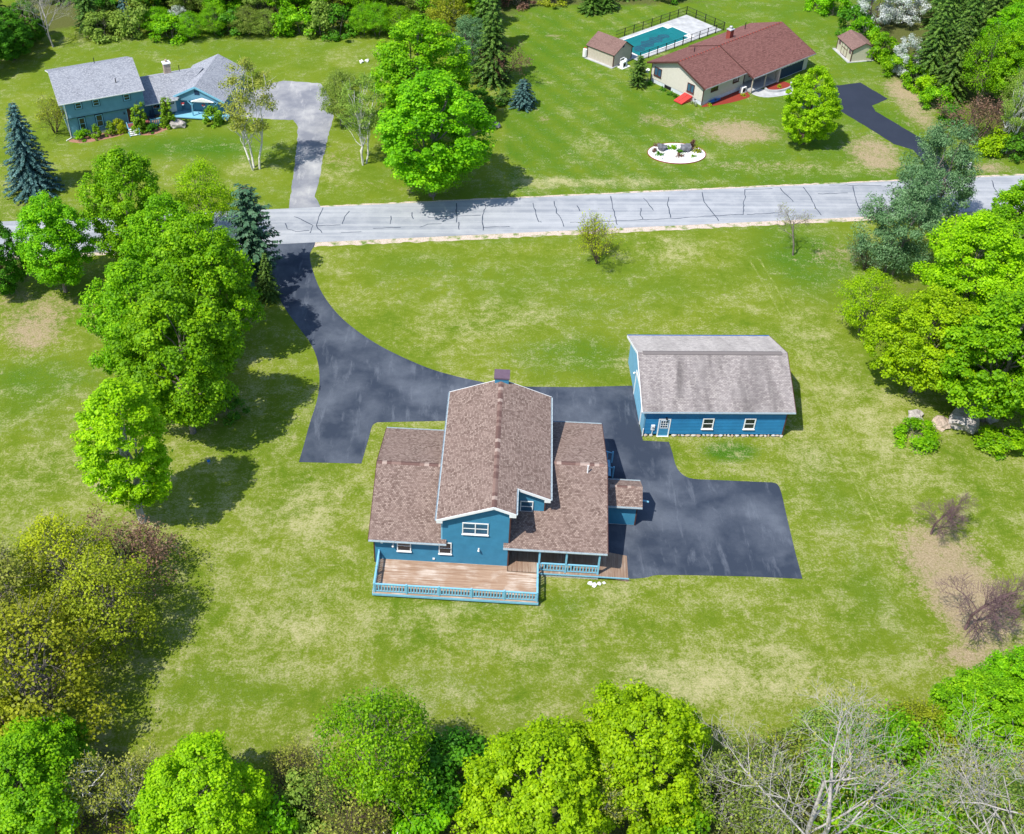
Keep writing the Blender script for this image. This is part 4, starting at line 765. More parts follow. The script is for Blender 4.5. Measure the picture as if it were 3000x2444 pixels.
part(Eh, 'porch_post', M['poolshed'], (8.22, 8.36, -1.75, -1.61, .1, 2.3)); part(Eh, 'porch_post', M['poolshed'], (11.0, 11.12, -1.75, -1.63, .1, 2.3)); part(Eh, 'porch_post', M['beige'], (13.9, 14.2, -1.78, -1.4, .1, 2.3))
ec = part(Eh, 'chimney', M['brick'], (11.8, 12.55, 6.3, 7.0, 3.5, 5.55)); part(ec, 'chimney_crown', M['concrete'], (11.72, 12.63, 6.22, 7.08, 5.55, 5.68)); mb = MB(); mb.tube([(12.17, 6.65, 5.68), (12.17, 6.65, 5.95)], [.17, .17], 10); mb.tube([(12.17, 6.65, 6.0), (12.17, 6.65, 6.06)], [.26, .2], 10); mb.build('flue_cap', M['steel'], ec)
for x, y in ((4.8, 6.6), (17.2, 8.0)): mb = MB(); mb.tube([(x, y, 3.9), (x, y, 4.9)], [.06, .06], 8); mb.build('vent_pipe', M['black'], Eh)
ht = MB(); q0 = [(-2.1, 1.75, .1), (-2.1, 3.25, .1), (-.02, 3.25, .1), (-.02, 1.75, .1)]; q1 = [(-2.1, 1.75, .22), (-2.1, 3.25, .22), (-.02, 3.25, .75), (-.02, 1.75, .75)]; ht.hexa(q0, q1); hh = ht.build('bulkhead_hatch', M['red'], Eh); bars(hh, 'hatch_seam', M['browntrim'], ((-2.1, 2.5, .235), (-.04, 2.5, .765), .04, .02))
sheet('mulch_bed', smooth([ep(*p) for p in ((.1, -.1), (1.2, -1.0), (4, -1.9), (7.2, -2.3), (8.1, -1.4), (8.15, -.05))], 4, True), .010, M['mulch']); sheet('mulch_bed', smooth([ep(*p) for p in ((11.2, -1.75), (10.9, -2.8), (12, -3.7), (14, -3.9), (15.2, -3.0), (14.6, -1.7))], 4, True), .012, M['mulch'])
sheet('path', smooth([ep(*p) for p in ((8.5, -1.7), (8.9, -3.6), (11.5, -4.9), (14.5, -5.2), (17, -4.2), (17.2, -3.2), (15.3, -3.3), (14, -4.1), (12, -3.9), (10.7, -2.9), (10.8, -1.7))], 4, True), .008, M['concrete'])
mb = MB(); cp = smooth([ep(*p) for p in ((10.9, -2.1), (10.8, -2.9), (12, -3.8), (14, -4.0), (15.3, -3.1))], 5)
for i in range(len(cp) - 1): mb.bar((*cp[i], .16), (*cp[i + 1], .16), .22, .3)
tag(mb.build('garden_wall', M['concrete']), 'low curved grey block wall around the red mulch bed by the garage', 'garden wall')
ac = thing('air_conditioner', 'white air conditioner unit on red mulch beside the beige house porch', 'air conditioner', ep(7.7, -.75, .0), -EA); part(ac, 'casing', M['white'], (-.42, .42, -.25, .25, .08, .85)); mb = MB(); mb.tube([(-.1, -.26, .46), (-.1, -.29, .46)], [.3, .3], 14); mb.build('fan_grille', M['black'], ac); part(ac, 'base', M['concrete'], (-.5, .5, -.32, .32, 0, .08))
o = thing('tarp_roll', 'bright blue covered hose reel lying along the beige house front wall', 'tarp', ep(2.3, -.35, 0), -EA); mb = MB(); mb.tube([(-1.1, 0, .2), (-.4, .02, .26), (.4, 0, .22), (1.1, 0, .18)], [.13, .22, .2, .1], 8); mb.build('tarp', M['bluecloth'], o); mb = MB(); mb.bar((-.2, -.12, .4), (.1, -.15, .42), .2, .05); mb.build('flap', M['black'], o)
bk = thing('bicycle', 'dark bicycle leaning by the beige house corner beside the red hatch', 'bicycle', ep(-.75, .8, 0), -EA + R_(80))
def ring(c, r, tr): return [(c[0] + r * math.cos(a), c[1], c[2] + r * math.sin(a)) for a in [2 * math.pi * k / 16 for k in range(17)]], [tr] * 17
for x in (-.5, .5):
    mb = MB(); mb.tube(*ring((x, 0, .34), .32, .025), 5); wh = mb.build('wheel', M['black'], bk); mb = MB()
    for k in range(6): a = math.pi * k / 6; mb.bar((x + .3 * math.cos(a), 0, .34 + .3 * math.sin(a)), (x - .3 * math.cos(a), 0, .34 - .3 * math.sin(a)), .008, .008)
    mb.build('spokes', M['steel'], wh)
bars(bk, 'frame', M['steel'], ((-.5, 0, .34), (-.15, 0, .85), .035, .035), ((-.15, 0, .8), (.38, 0, .85), .035, .035), ((-.05, 0, .34), (.38, 0, .82), .035, .035), ((-.5, 0, .34), (-.05, 0, .34), .03, .03), ((-.05, 0, .34), (-.18, 0, .9), .035, .035), ((.5, 0, .34), (.36, 0, .98), .035, .035)); bars(bk, 'handlebar', M['black'], ((.36, -.28, 1.0), (.36, .28, 1.0), .03, .03)); part(bk, 'saddle', M['black'], (-.3, -.06, -.07, .07, .9, .95))
o = thing('satellite_dish', 'small white satellite dish at the far left corner of the beige house', 'satellite dish', ep(-.45, 10.0, 0)); mb = MB(); mb.tube([(0, 0, 0), (0, 0, 1.5)], [.04, .04], 6); mb.build('mast', M['steel'], o); mb = MB(); mb.tube([(0, 0, 1.5), (-.08, -.08, 1.62), (-.14, -.14, 1.7)], [.05, .26, .34], 12); mb.build('dish', M['white'], o)

# ------------------------------------------------------------------ pool, fence, sheds
PO = (29.85, 162.93)
def qp(x, y, z=0.0):
    p = Matrix.Rotation(-EA, 4, 'Z') @ Vector((x, y, z)); return (PO[0] + p.x, PO[1] + p.y, z)
mb = MB(); q = [qp(0, 0, 0), qp(18.4, 0, 0), qp(18.4, 7.5, 0), qp(0, 7.5, 0)]; mb.hexa(q, [(a, b, .06) for a, b, c in q]); tag(mb.build('pool_deck', M['concrete']), kind='structure')
pl = thing('swimming_pool', 'covered swimming pool under a teal mesh cover behind the beige house', 'swimming pool', qp(0, 0, 0), -EA)
part(pl, 'coping', M['whitestone'], (1.1, 13.2, .85, 1.08, .06, .10), (1.1, 13.2, 6.5, 6.73, .06, .10), (1.1, 1.33, 1.08, 6.5, .06, .10), (11.95, 13.2, 1.08, 2.1, .06, .095), (11.95, 13.2, 5.42, 6.5, .06, .095), (13.0, 13.2, 2.1, 5.42, .06, .095))
cv = sheet('cover', [(1.33, 1.08), (11.95, 1.08), (11.95, 2.1), (13.0, 2.1), (13.0, 5.42), (11.95, 5.42), (11.95, 6.5), (1.33, 6.5)], .108, M['pool'], None, pl)
pud = smooth([(2.0, 2.4), (3.2, 1.9), (4.2, 2.6), (5.4, 2.1), (6.4, 2.9), (7.6, 2.5), (8.6, 3.2), (9.8, 3.0), (10.2, 3.9), (9.2, 4.6), (8.3, 4.3), (7.4, 4.8), (6.4, 4.2), (5.2, 4.5), (4.3, 3.7), (3.2, 3.8), (2.4, 3.2)], 5, True); sheet('puddle', pud, .113, M['poolwet'], None, cv)
for k in range(6): bars(cv, 'strap', M['pool'], ((2.2 + k * 1.75, 1.08, .112), (2.2 + k * 1.75, 6.5, .112), .06, .01))
for k in range(3): bars(cv, 'strap', M['pool'], ((1.33, 2.3 + k * 1.5, .114), (11.95, 2.3 + k * 1.5, .114), .06, .01))
fn = thing('pool_fence', 'black metal fence around the pool deck', 'fence', qp(0, 0, 0), -EA)
mp = MB(); mp.box(-.045, .045, -.045, .045, 0, 1.35); pm = mp.mesh('post', M['black'])
side = [((0.2, -.15), (18.5, -.15), 10), ((18.55, -.15), (18.55, 7.65), 4), ((18.5, 7.65), (2.8, 7.65), 8)]
for a, b, n in side:
    for i in range(n):
        o = link('post', pm, fn); o.location = (a[0] + (b[0] - a[0]) * i / n, a[1] + (b[1] - a[1]) * i / n, 0)
    for z in (.2, .72, 1.28): bars(fn, 'rail', M['black'], ((*a, z), (*b, z), .035, .045))
    mb = MB(); L_ = math.hypot(b[0] - a[0], b[1] - a[1]); k = int(L_ / .24)
    for i in range(k): t_ = (i + .5) / k; x, y = a[0] + (b[0] - a[0]) * t_, a[1] + (b[1] - a[1]) * t_; mb.box(x - .006, x + .006, y - .006, y + .006, .2, 1.28)
    mb.build('mesh_panel', M['black'], fn)
def shed(name, label, p0, px, py, ze, zr, wallm, roofm, skew=.5, ov=.22):
    """p0 = near corner, px = end of gable side, py = end of eave side"""
    p0, px, py = (np.array(p[:2]) for p in (p0, px, py)); a = math.atan2((px - p0)[1], (px - p0)[0]); w_ = np.hypot(*(px - p0)); l_ = np.hypot(*(py - p0))
    o = thing(name, label, 'shed', (*p0, 0), a); m_ = w_ * skew
    part(o, 'slab', M['concrete'], (-.45, w_ + .2, -.2, l_ + .3, 0, .1))
    def rz(x): return zr - (zr - ze) * (abs(x - m_) / (m_ if x < m_ else w_ - m_))
    zl = zr - (zr - ze) * (m_ + ov) / m_; zq = zr - (zr - ze) * (w_ - m_ + ov) / (w_ - m_)
    slope(o, [(-ov, -ov, zl), (m_, -ov, zr), (m_, l_ + ov, zr), (-ov, l_ + ov, zl)][::-1], roofm, M['browntrim'], (1, 0, 0), .15, .09); slope(o, [(m_, -ov, zr), (w_ + ov, -ov, zq), (w_ + ov, l_ + ov, zq), (m_, l_ + ov, zr)], roofm, M['browntrim'], (-1, 0, 0), .15, .09)
    g = [(0, .1), (w_, .1), (w_, ze - .08), (m_, zr - .1), (0, ze - .08)]
    fw_ = Wall((0, 0, 0), (1, 0, 0), (0, -1, 0)); flat_wall(o, fw_, g, wallm); flat_wall(o, Wall((w_, l_, 0), (-1, 0, 0), (0, 1, 0)), [(w_ - u, z) for u, z in g], wallm)
    lw = Wall((0, l_, 0), (0, -1, 0), (-1, 0, 0)); flat_wall(o, lw, [(0, .1), (l_, .1), (l_, ze - .08), (0, ze - .08)], wallm); flat_wall(o, Wall((w_, 0, 0), (0, 1, 0), (1, 0, 0)), [(0, .1), (l_, .1), (l_, ze - .08), (0, ze - .08)], wallm)
    for x, y in ((0, 0), (w_, 0), (0, l_)): part(o, 'corner_board', M['browntrim'], (x - .05, x + .05, y - .05, y + .05, .1, ze - .1))
    return o, fw_, lw, w_, l_
ps, psf, psl, pw_, pl_ = shed('pool_shed', 'tan wooden shed with brown gable roof at the corner of the pool deck', (25.86, 160.71), (28.88, 163.68), (22.63, 164.44), 2.05, 3.3, M['poolshed'], M['shedroof'], .58)
mb = MB()
for k in range(int(pl_ / .3)): psl.box(mb, k * .3 + .01, k * .3 + .04, .12, 1.94, .0, .012)
mb.build('batten', M['beige'], ps); mb = MB(); psf.box(mb, 1.9, 2.3, 2.45, 2.85, .0, .03); mb.build('gable_vent', M['leftdark'], ps)
ss, ssf, ssl, sw_, sl_ = shed('garden_shed', 'cream garden shed with brown trim and double doors at the lawn edge', (61.14, 162.53), (64.63, 163.18), (59.84, 167.0), 2.05, 2.85, M['shedwall'], M['shedroof'])
dd_ = MB(); ssl.box(dd_, 1.5, 3.2, .14, 1.85, .005, .04); dd = dd_.build('double_door', M['shedwall'], ss)
for u0, u1, za, zb in ((1.45, 1.53, .12, 1.9), (2.31, 2.39, .12, 1.85), (3.17, 3.25, .12, 1.9), (1.53, 3.17, 1.85, 1.92), (1.53, 3.17, 1.15, 1.23), (1.53, 3.17, .12, .18)): mb = MB(); ssl.box(mb, u0, u1, za, zb, .04, .06); mb.build('door_trim', M['browntrim'], dd)
for a in (.35, 3.75): mb = MB(); ssl.box(mb, a, a + .6, 1.1, 1.7, .01, .04); mb.build('window', M['purplebark'], ss)
o = thing('propane_tank', 'white upright tank with red top behind the tan pool shed', 'tank', (22.05, 164.2, 0)); mb = MB(); mb.tube([(0, 0, .1), (0, 0, .2), (0, 0, 1.3), (0, 0, 1.45)], [.2, .32, .32, .15], 12); mb.build('tank_body', M['white'], o); mb = MB(); mb.tube([(0, 0, 1.4), (0, 0, 1.55)], [.16, .12], 10); mb.build('tank_cap', M['red'], o)
pump = thing('pool_pump', 'white pool pump and filter on a pad beside the tan pool shed', 'pool pump', (27.5, 160.9, 0), R_(40)); part(pump, 'pad', M['whitestone'], (-.8, .9, -.5, .6, 0, .08)); part(pump, 'heater_box', M['white'], (-.55, .1, -.3, .3, .08, .95)); part(pump, 'grille', M['black'], (-.45, .0, -.32, -.3, .25, .75)); mb = MB(); mb.tube([(.5, .2, .08), (.5, .2, .9), (.5, .2, 1.15)], [.28, .28, .12], 12); mb.build('filter_tank', M['soffit'], pump); mb = MB(); mb.tube([(-.5, .4, .5), (-.4, .45, 1.2), (.4, .45, 1.25), (.5, .3, 1.0)], [.05] * 4, 6); mb.build('pipe', M['white'], pump)
# round white-stone flower bed
bc = O(1408, 320)
bed = thing('flower_bed', 'oval bed of white stones with small plants on the far lawn', 'flower bed', (bc[0], bc[1], 0)); el = [(3.75 * math.cos(a), 2.75 * math.sin(a)) for a in [2 * math.pi * k / 40 for k in range(40)]]
mb = MB(); mb.hexa([(x, y, .0) for x, y in el], [(x * .985, y * .985, .07) for x, y in el]); mb.build('stone_bed', M['whitestone'], bed); mb = MB()
for k in range(40): mb.bar((*el[k], .06), (*el[(k + 1) % 40], .06), .07, .1)
mb.build('edging', M['brick'], bed)
rg = random.Random(8); mb = MB()
for k in range(260):
    a = rg.uniform(0, 6.28); r = math.sqrt(rg.random()) * .93; x, y = 3.7 * r * math.cos(a), 2.7 * r * math.sin(a); s_ = rg.uniform(.03, .09); mb.tube([(x, y, .06), (x, y, .06 + s_)], [s_, s_ * .6], 5)
tag(mb.build('stones', M['whitestone'], bed), kind='stuff'); mb = MB()
for k in range(40):
    a = rg.uniform(0, 6.28); r = math.sqrt(rg.random()) * .85; x, y = 3.7 * r * math.cos(a), 2.7 * r * math.sin(a); s_ = rg.uniform(.04, .1); mb.tube([(x, y, .06), (x, y, .06 + s_)], [s_, s_ * .6], 5)
tag(mb.build('dark_stones', M['darkstone'], bed), kind='stuff')
for i, (x, y, r, lb) in enumerate(((-1.75, 1.0, .62, 'upright grey boulder in the left half of the white stone bed'), (1.3, .9, .75, 'low wide grey boulder in the right half of the white stone bed'))):
    o = link('boulder', rockmesh('boulder', M['darkstone'], r, 60 + i, .8)); o.location = (bc[0] + x, bc[1] + y, .3); tag(o, lb, 'boulder', 'boulders in the flower bed')
# well caps, roadside markers
for (x, y, lb) in ((435, 965, 'blue round well cap on the lawn beside the tree shadow'), (135, 1466, 'blue round well cap on the lawn under the olive tree')):
    c = O(x, y); o = thing('well_cap', lb, 'well cap', (c[0], c[1], 0)); mb = MB(); mb.tube([(0, 0, 0), (0, 0, .3)], [.09, .09], 10); mb.build('pipe', M['steel'], o); mb = MB(); mb.tube([(0, 0, .26), (0, 0, .30), (0, 0, .40), (0, 0, .44)], [.12, .15, .14, .05], 12); mb.build('cap', M['bluecap'], o)
c = O(2001, 352); o = thing('marker_post', 'white slanted roadside marker post beside the right driveway', 'marker post', (c[0], c[1], 0)); mb = MB(); mb.bar((0, 0, 0), (.25, 0, 1.3), .1, .03); mb.build('blade', M['white'], o)
c = O(2008, 352); o = thing('utility_pedestal', 'small white utility pedestal next to the roadside marker', 'utility box', (c[0] + .4, c[1], 0)); part(o, 'box', M['white'], (-.15, .15, -.15, .15, 0, .8)); part(o, 'lid', M['soffit'], (-.18, .18, -.18, .18, .8, .9))
for i, (x, y, s_) in enumerate(((1030, 263, .6), (1022, 266, .4), (752, 130, .35), (763, 128, .3))):
    c = O(x, y); lb = ['larger grey rock on the lawn right of the tall maple', 'smaller grey rock on the lawn right of the tall maple', 'left whitish stone on the far lawn behind the birches', 'right whitish stone on the far lawn behind the birches'][i]
    o = link('rock', rockmesh('rock', M['whitestone'] if i > 1 else M['stone'], s_, 90 + i)); o.location = (c[0], c[1], .12); tag(o, lb, 'rock')
for i, (x, y, r, lb) in enumerate(((2005, 880, 1.5, 'big pale boulder under the right maples'), (2060, 872, .8, 'small boulder right of the big one under the maples'), (1905, 868, .7, 'small boulder left of the big one under the maples'), (1960, 885, .9, 'reddish boulder left of the big one under the maples'))):
    c = O(x, y); o = link('boulder', rockmesh('boulder', M['stone'] if i != 3 else M['stonechim'], r, 70 + i, .6)); o.location = (c[0], c[1], r * .25); tag(o, lb, 'boulder', 'boulders under the right maples')
c = O(2025, 855); mb = MB(); mb.tube([(c[0] - .4, c[1] - .5, .2), (c[0] + .5, c[1] + 1.5, .5), (c[0] + 1.5, c[1] + 3.2, 1.3)], [.42, .36, .25], 9); tag(mb.build('fallen_log', M['bark']), 'thick grey log leaning on boulders under the right maples', 'log')

# ------------------------------------------------------------------ vegetation generators
def np_mesh(name, V, F, mats, rnd=None, midx=None):
    me = bpy.data.meshes.new(name); V = np.asarray(V, np.float32); F = np.asarray(F, np.int32); k = F.shape[1]
    me.vertices.add(len(V)); me.vertices.foreach_set('co', V.ravel()); me.loops.add(F.size); me.loops.foreach_set('vertex_index', F.ravel())
    me.polygons.add(len(F)); me.polygons.foreach_set('loop_start', np.arange(0, F.size, k, dtype=np.int32))
    for m in mats: me.materials.append(m)
    me.update(calc_edges=True)
    if rnd is not None: me.attributes.new('rnd', 'FLOAT', 'FACE').data.foreach_set('value', np.asarray(rnd, np.float32))
    return me
def unit(a): return a / np.maximum(np.linalg.norm(a, axis=-1, keepdims=True), 1e-9)
def leaf_mesh(name, P, Nn, size, rg, mat, asp=.8, tang=None, clump=None):
    n = len(P); Nn = unit(Nn); a = tang if tang is not None else rg.normal(size=(n, 3)); a = unit(a - Nn * (a * Nn).sum(1, keepdims=True)); b = np.cross(Nn, a); s = np.asarray(size).reshape(-1, 1)
    V = np.stack([P - a * s * .5, P + b * s * asp * .5 + Nn * s * .1, P + a * s * .5 - Nn * s * .12, P - b * s * asp * .5 + Nn * s * .1], 1).reshape(-1, 3)
    F = np.arange(4 * n).reshape(n, 4); r = rg.random(n)
    if clump is not None: r = np.clip(.6 * r + .4 * clump, 0, 1)
    return np_mesh(name, V, F, [mat], r)
def seg_mesh(name, S, mat, sides=5):
    S = np.asarray(S, float); p0, p1, r0, r1 = S[:, :3], S[:, 3:6], S[:, 6:7], S[:, 7:8]; d = unit(p1 - p0); ref = np.where(np.abs(d[:, 2:3]) > .9, np.array([[1., 0, 0]]), np.array([[0, 0, 1.]]))
    x = unit(np.cross(d, ref)); y = np.cross(d, x); rows = []
    for j in range(sides): c, s = math.cos(2 * math.pi * j / sides), math.sin(2 * math.pi * j / sides); rows.append(p0 + (x * c + y * s) * r0)
    for j in range(sides): c, s = math.cos(2 * math.pi * j / sides), math.sin(2 * math.pi * j / sides); rows.append(p1 + d * r1 * .3 + (x * c + y * s) * r1)
    V = np.stack(rows, 1).reshape(-1, 3); n = len(S); b = (np.arange(n) * 2 * sides)[:, None]
    F = np.concatenate([np.stack([b[:, 0] + j, b[:, 0] + (j + 1) % sides, b[:, 0] + sides + (j + 1) % sides, b[:, 0] + sides + j], 1) for j in range(sides)])
    return np_mesh(name, V, F, [mat])
def chain(p0, p1, r0, r1, n, wob, rg):
    P = [np.array(p0) + (np.array(p1) - p0) * i / n + (rg.normal(size=3) * wob if 0 < i < n else 0) for i in range(n + 1)]
    return [np.concatenate([P[i], P[i + 1], [r0 + (r1 - r0) * i / n], [r0 + (r1 - r0) * (i + 1) / n]]) for i in range(n)], P
def prof_oval(q): return np.sin(np.pi * np.clip(q, 0, 1) ** .8) ** .62
def prof_round(q): return np.sqrt(np.clip(1 - (np.clip(q, 0, 1) * 1.25 - .25) ** 2, 0, 1))
def prof_cone(q): return np.clip(1.02 - q, 0, 1) ** .75
def broadleaf(seed, h, r, zb, K, n, leaf, mat, bark, prof=prof_oval, cr=.2, asp=.8, stems=1, spread=.25, limbs=26, trunk=.02, fill=.5, twig=0):
    rg = np.random.default_rng(seed); q = []
    while len(q) < K:
        c = rg.random()
        if rg.random() < prof(np.array(c)) ** 1.2 + .12: q.append(c)
    q = np.array(q); th = rg.random(K) * 2 * np.pi; lob = 1 + .16 * np.sin(3 * th + rg.random() * 6 + 4 * q) + .10 * np.sin(5 * th + 7 * q + rg.random() * 6)
    R = r * prof(q) * lob * (1 - fill * rg.random(K) ** 1.7) * .88; C = np.stack([R * np.cos(th), R * np.sin(th), zb + (h - zb) * (.04 + .92 * q)], 1)
    crad = r * cr * (.65 + .7 * rg.random(K)); idx = np.repeat(np.arange(K), n); N = K * n
    d = unit(rg.normal(size=(N, 3))); rad = rg.random(N) ** .45; P = C[idx] + d * (crad[idx] * rad)[:, None] * np.array([1, 1, .72])
    out = unit(P - np.array([0, 0, zb + (h - zb) * .35])); Nn = d * .55 + out * .35 + np.array([0, 0, .55]) + rg.normal(size=(N, 3)) * .45
    cl = rg.random(K)[idx]; lm = leaf_mesh('crown', P, Nn, leaf * (.6 + .8 * rg.random(N)), rg, mat, asp, clump=cl)
    S = []; tops = []
    for s in range(stems):
        a = 2 * math.pi * s / max(1, stems) + rg.random(); off = 0 if stems == 1 else .12 * r
        b0 = np.array([off * math.cos(a), off * math.sin(a), -.05]); b1 = np.array([spread * r * math.cos(a) * (stems > 1) + rg.normal() * .2, spread * r * math.sin(a) * (stems > 1) + rg.normal() * .2, h * .86]); rr = h * trunk / (1 if stems == 1 else 1.5)
        sg, Pn = chain(b0, b1, rr, rr * .2, 8, .012 * h, rg); S += sg; tops.append((Pn, rr))
    ord_ = rg.permutation(K)[:limbs]
    for k in ord_:
        Pn, rr = tops[rg.integers(len(tops))]; tz = max(.1, (C[k, 2] - .25 * R[k] - zb * .2) / h); i = int(np.clip(tz * 8 * .9, 1, 7)); sg, Pl = chain(Pn[i], C[k], rr * (1 - i / 9) * .55, rr * .06 + .006, 4, .06 * R[k] * .5 + .05, rg); S += sg
        for t_ in range(twig):
            e = C[k] + unit(rg.normal(size=3) + np.array([0, 0, .6])) * crad[k] * 1.5; sg, _ = chain(Pl[3], e, .02, .006, 2, .08, rg); S += sg
    return seg_mesh('trunk', S, bark, 6), lm
def bare(seed, h, spread, lv, bark, trunk=.018, lean=(0, 0), nb=5, stems=1, up=.55, leaf=None, nleaf=0, minr=.007):
    rg = np.random.default_rng(seed); S = []; ends = []
    def grow(p, d, L, rad, lvl):
        n = 3; P = [p]; dd = d
        for i in range(n):
            dd = unit(dd + rg.normal(size=3) * .16 + np.array([0, 0, .05])); P.append(P[-1] + dd * L / n)
        r1 = rad * .5
        for i in range(n): S.append(np.concatenate([P[i], P[i + 1], [max(minr, rad + (r1 - rad) * i / n)], [max(minr * .8, rad + (r1 - rad) * (i + 1) / n)]]))
        if lvl == 0: ends.append(P[-1]); ends.append(P[-2]); return
        k = nb + rg.integers(-1, 2)
        for j in range(k):
            t = .3 + .7 * (j + rg.random()) / k; i = min(n - 1, int(t * n)); q = P[i] + (P[i + 1] - P[i]) * (t * n - i); ax = unit(rg.normal(size=3)); ax = unit(ax - dd * (ax @ dd)); cd = unit(dd * up + ax * spread + np.array([0, 0, .12])); grow(q, cd, L * (.48 + .22 * rg.random()) * (1.15 - .4 * t), rad * (.45 - .14 * t), lvl - 1)
    for s in range(stems):
        a = rg.random() * 6.28; sp = 0 if stems == 1 else .35; grow(np.array([sp * math.cos(a) * .5, sp * math.sin(a) * .5, -.05]), unit(np.array([lean[0] + sp * math.cos(a), lean[1] + sp * math.sin(a), 1.])), h * (.62 if stems == 1 else .55 + .3 * rg.random()), h * trunk, lv)
    tm = seg_mesh('trunk', S, bark, 4); lm = None
    if leaf is not None and nleaf:
        E_ = np.array(ends); idx = rg.integers(0, len(E_), nleaf); P = E_[idx] + rg.normal(size=(nleaf, 3)) * .22; lm = leaf_mesh('crown', P, rg.normal(size=(nleaf, 3)) + np.array([0, 0, .5]), leaf[1] * (.6 + .8 * rg.random(nleaf)), rg, leaf[0])
    return tm, lm
def conifer(seed, h, r, mat, bark, tiers=24, nb=13, card=.34, droop=.25, prof=prof_cone, irregular=0.0, z0=.03):
    rg = np.random.default_rng(seed); P, Nn, T, Sz, cl = [], [], [], [], []; S, _ = chain(np.array([0, 0, 0.]), np.array([0, 0, h * .98]), h * .016, .015, 8, .01, rg)
    for k in range(tiers):
        q = z0 + (1 - z0) * (k + rg.random() * .5) / tiers; L0 = r * float(prof(np.array(q))) + .08; n = max(5, int(nb * (1 - q * .55)))
        for j in range(n):
            a = 2 * math.pi * (j + rg.random() * .7) / n + k * .7; L = L0 * (.82 + .3 * rg.random()) * (1 - irregular * rg.random()); dr = np.array([math.cos(a), math.sin(a), 0]); b0 = np.array([0, 0, h * q]); m = max(2, int(L / (card * .42)))
            tip = b0 + dr * L + np.array([0, 0, -droop * L + .12 * L]); S.append(np.concatenate([b0, tip, [.03], [.008]])); cb = rg.random()
            for i in range(m):
                t = (i + .6) / m; c = b0 + dr * L * t + np.array([0, 0, -droop * L * t * t + .12 * L * t])
                for sd in (-1, 1, 0):
                    ta = unit(dr * .7 + sd * np.array([-dr[1], dr[0], 0]) * .75 + np.array([0, 0, -.15 + .2 * rg.normal()])); s = card * (1.1 - .35 * t) * (.7 + .6 * rg.random()); P.append(c + ta * s * .4); T.append(ta); Nn.append(np.array([0, 0, 1.]) + dr * .35 + rg.normal(size=3) * .35); Sz.append(s); cl.append(cb)
    P, Nn, T, Sz, cl = map(np.array, (P, Nn, T, Sz, cl))
    return seg_mesh('trunk', S, bark, 5), leaf_mesh('crown', P, Nn, Sz, rg, mat, .5, T, cl)
def shrub(seed, h, r, n, leaf, mat, bark, K=26, prof=prof_round): return broadleaf(seed, h, r, .05, K, n, leaf, mat, bark, prof, .30, .8, 4, .5, 14, .014, .45)

V = {}
V['mapleA'] = (broadleaf(1, 16, 5.4, 1.8, 330, 135, .235, M['maple'], M['bark'], cr=.145), 16, 5.4)
V['mapleB'] = (broadleaf(2, 16, 5.4, 2.0, 310, 140, .235, M['maple'], M['bark'], cr=.15), 16, 5.4)
V['mapleC'] = (broadleaf(3, 16, 5.4, 1.4, 320, 130, .235, M['maple'], M['bark'], fill=.6, cr=.145), 16, 5.4)
V['slim'] = (broadleaf(4, 16, 3.4, 2.4, 240, 120, .21, M['lime'], M['palebark'], cr=.17), 16, 3.4)
V['round'] = (broadleaf(5, 10, 4.6, 1.0, 330, 130, .19, M['lime'], M['bark'], prof_round, .125, fill=.35), 10, 4.6)
V['roundB'] = (broadleaf(6, 10, 4.6, 1.2, 330, 130, .19, M['lime'], M['bark'], prof_round, .125, fill=.4), 10, 4.6)
V['egg'] = (broadleaf(7, 11, 4.2, .2, 380, 110, .19, M['lime'], M['brownbark'], prof_oval, .12, fill=.35), 11, 4.2)
V['loose'] = (broadleaf(8, 12, 5.2, 1.5, 140, 80, .22, M['olive'], M['bark'], prof_round, .22, stems=4, spread=.4, limbs=80, trunk=.016, twig=4), 12, 5.2)
V['looseB'] = (broadleaf(9, 12, 5.2, 1.5, 150, 95, .22, M['maple'], M['bark'], prof_oval, .22, stems=2, spread=.3, limbs=60, trunk=.015, twig=2), 12, 5.2)
V['willow'] = (broadleaf(10, 14, 4.6, 1.0, 150, 150, .28, M['sage'], M['bark'], prof_oval, .2, asp=.35, stems=2, fill=.6), 14, 4.6)
V['birch'] = (broadleaf(11, 15, 3.3, 5.0, 90, 90, .17, M['soft'], M['birchbark'], prof_oval, .22, stems=3, spread=.5, limbs=40, trunk=.0135, twig=1), 15, 3.3)
V['blossom'] = (broadleaf(12, 9, 4.2, 1.0, 90, 110, .22, M['blossom'], M['brownbark'], prof_round, .2, stems=3, fill=.5), 9, 4.2)
V['shrubA'] = (shrub(13, 3, 2.2, 110, .22, M['maple'], M['bark']), 3, 2.2)
V['shrubB'] = (shrub(14, 3, 2.2, 100, .24, M['deep'], M['bark']), 3, 2.2)
V['twiggy'] = (bare(15, 4.2, .8, 3, M['brownbark'], .016, stems=7, nb=5, up=.8, leaf=(M['bud'], .13), nleaf=2600), 4.2, 2.2)
V['thicket'] = (bare(16, 5.0, .7, 3, M['palebark'], .012, stems=10, nb=4, up=.95, leaf=(M['bud'], .15), nleaf=3600), 5.0, 2.4)
V['bareA'] = (bare(17, 7.5, 1.0, 3, M['purplebark'], .016, nb=11, up=.75, minr=.011), 7.5, 3.4)
V['bareB'] = (bare(18, 14, .8, 4, M['palebark'], .015, nb=5, up=.72, stems=2, minr=.008, leaf=(M['bud'], .13), nleaf=2600), 14, 5)
V['bareC'] = (bare(19, 7, .7, 4, M['bark'], .018, nb=5, up=.7, leaf=(M['bud'], .1), nleaf=500), 7, 2.6)
V['snag'] = (bare(20, 7, .8, 2, M['birchbark'], .022, nb=4, up=.7, minr=.045), 7, 2.5)
V['spruce'] = (conifer(21, 11.5, 3.5, M['spruce'], M['brownbark'], 26, 15, .40), 11.5, 3.5)
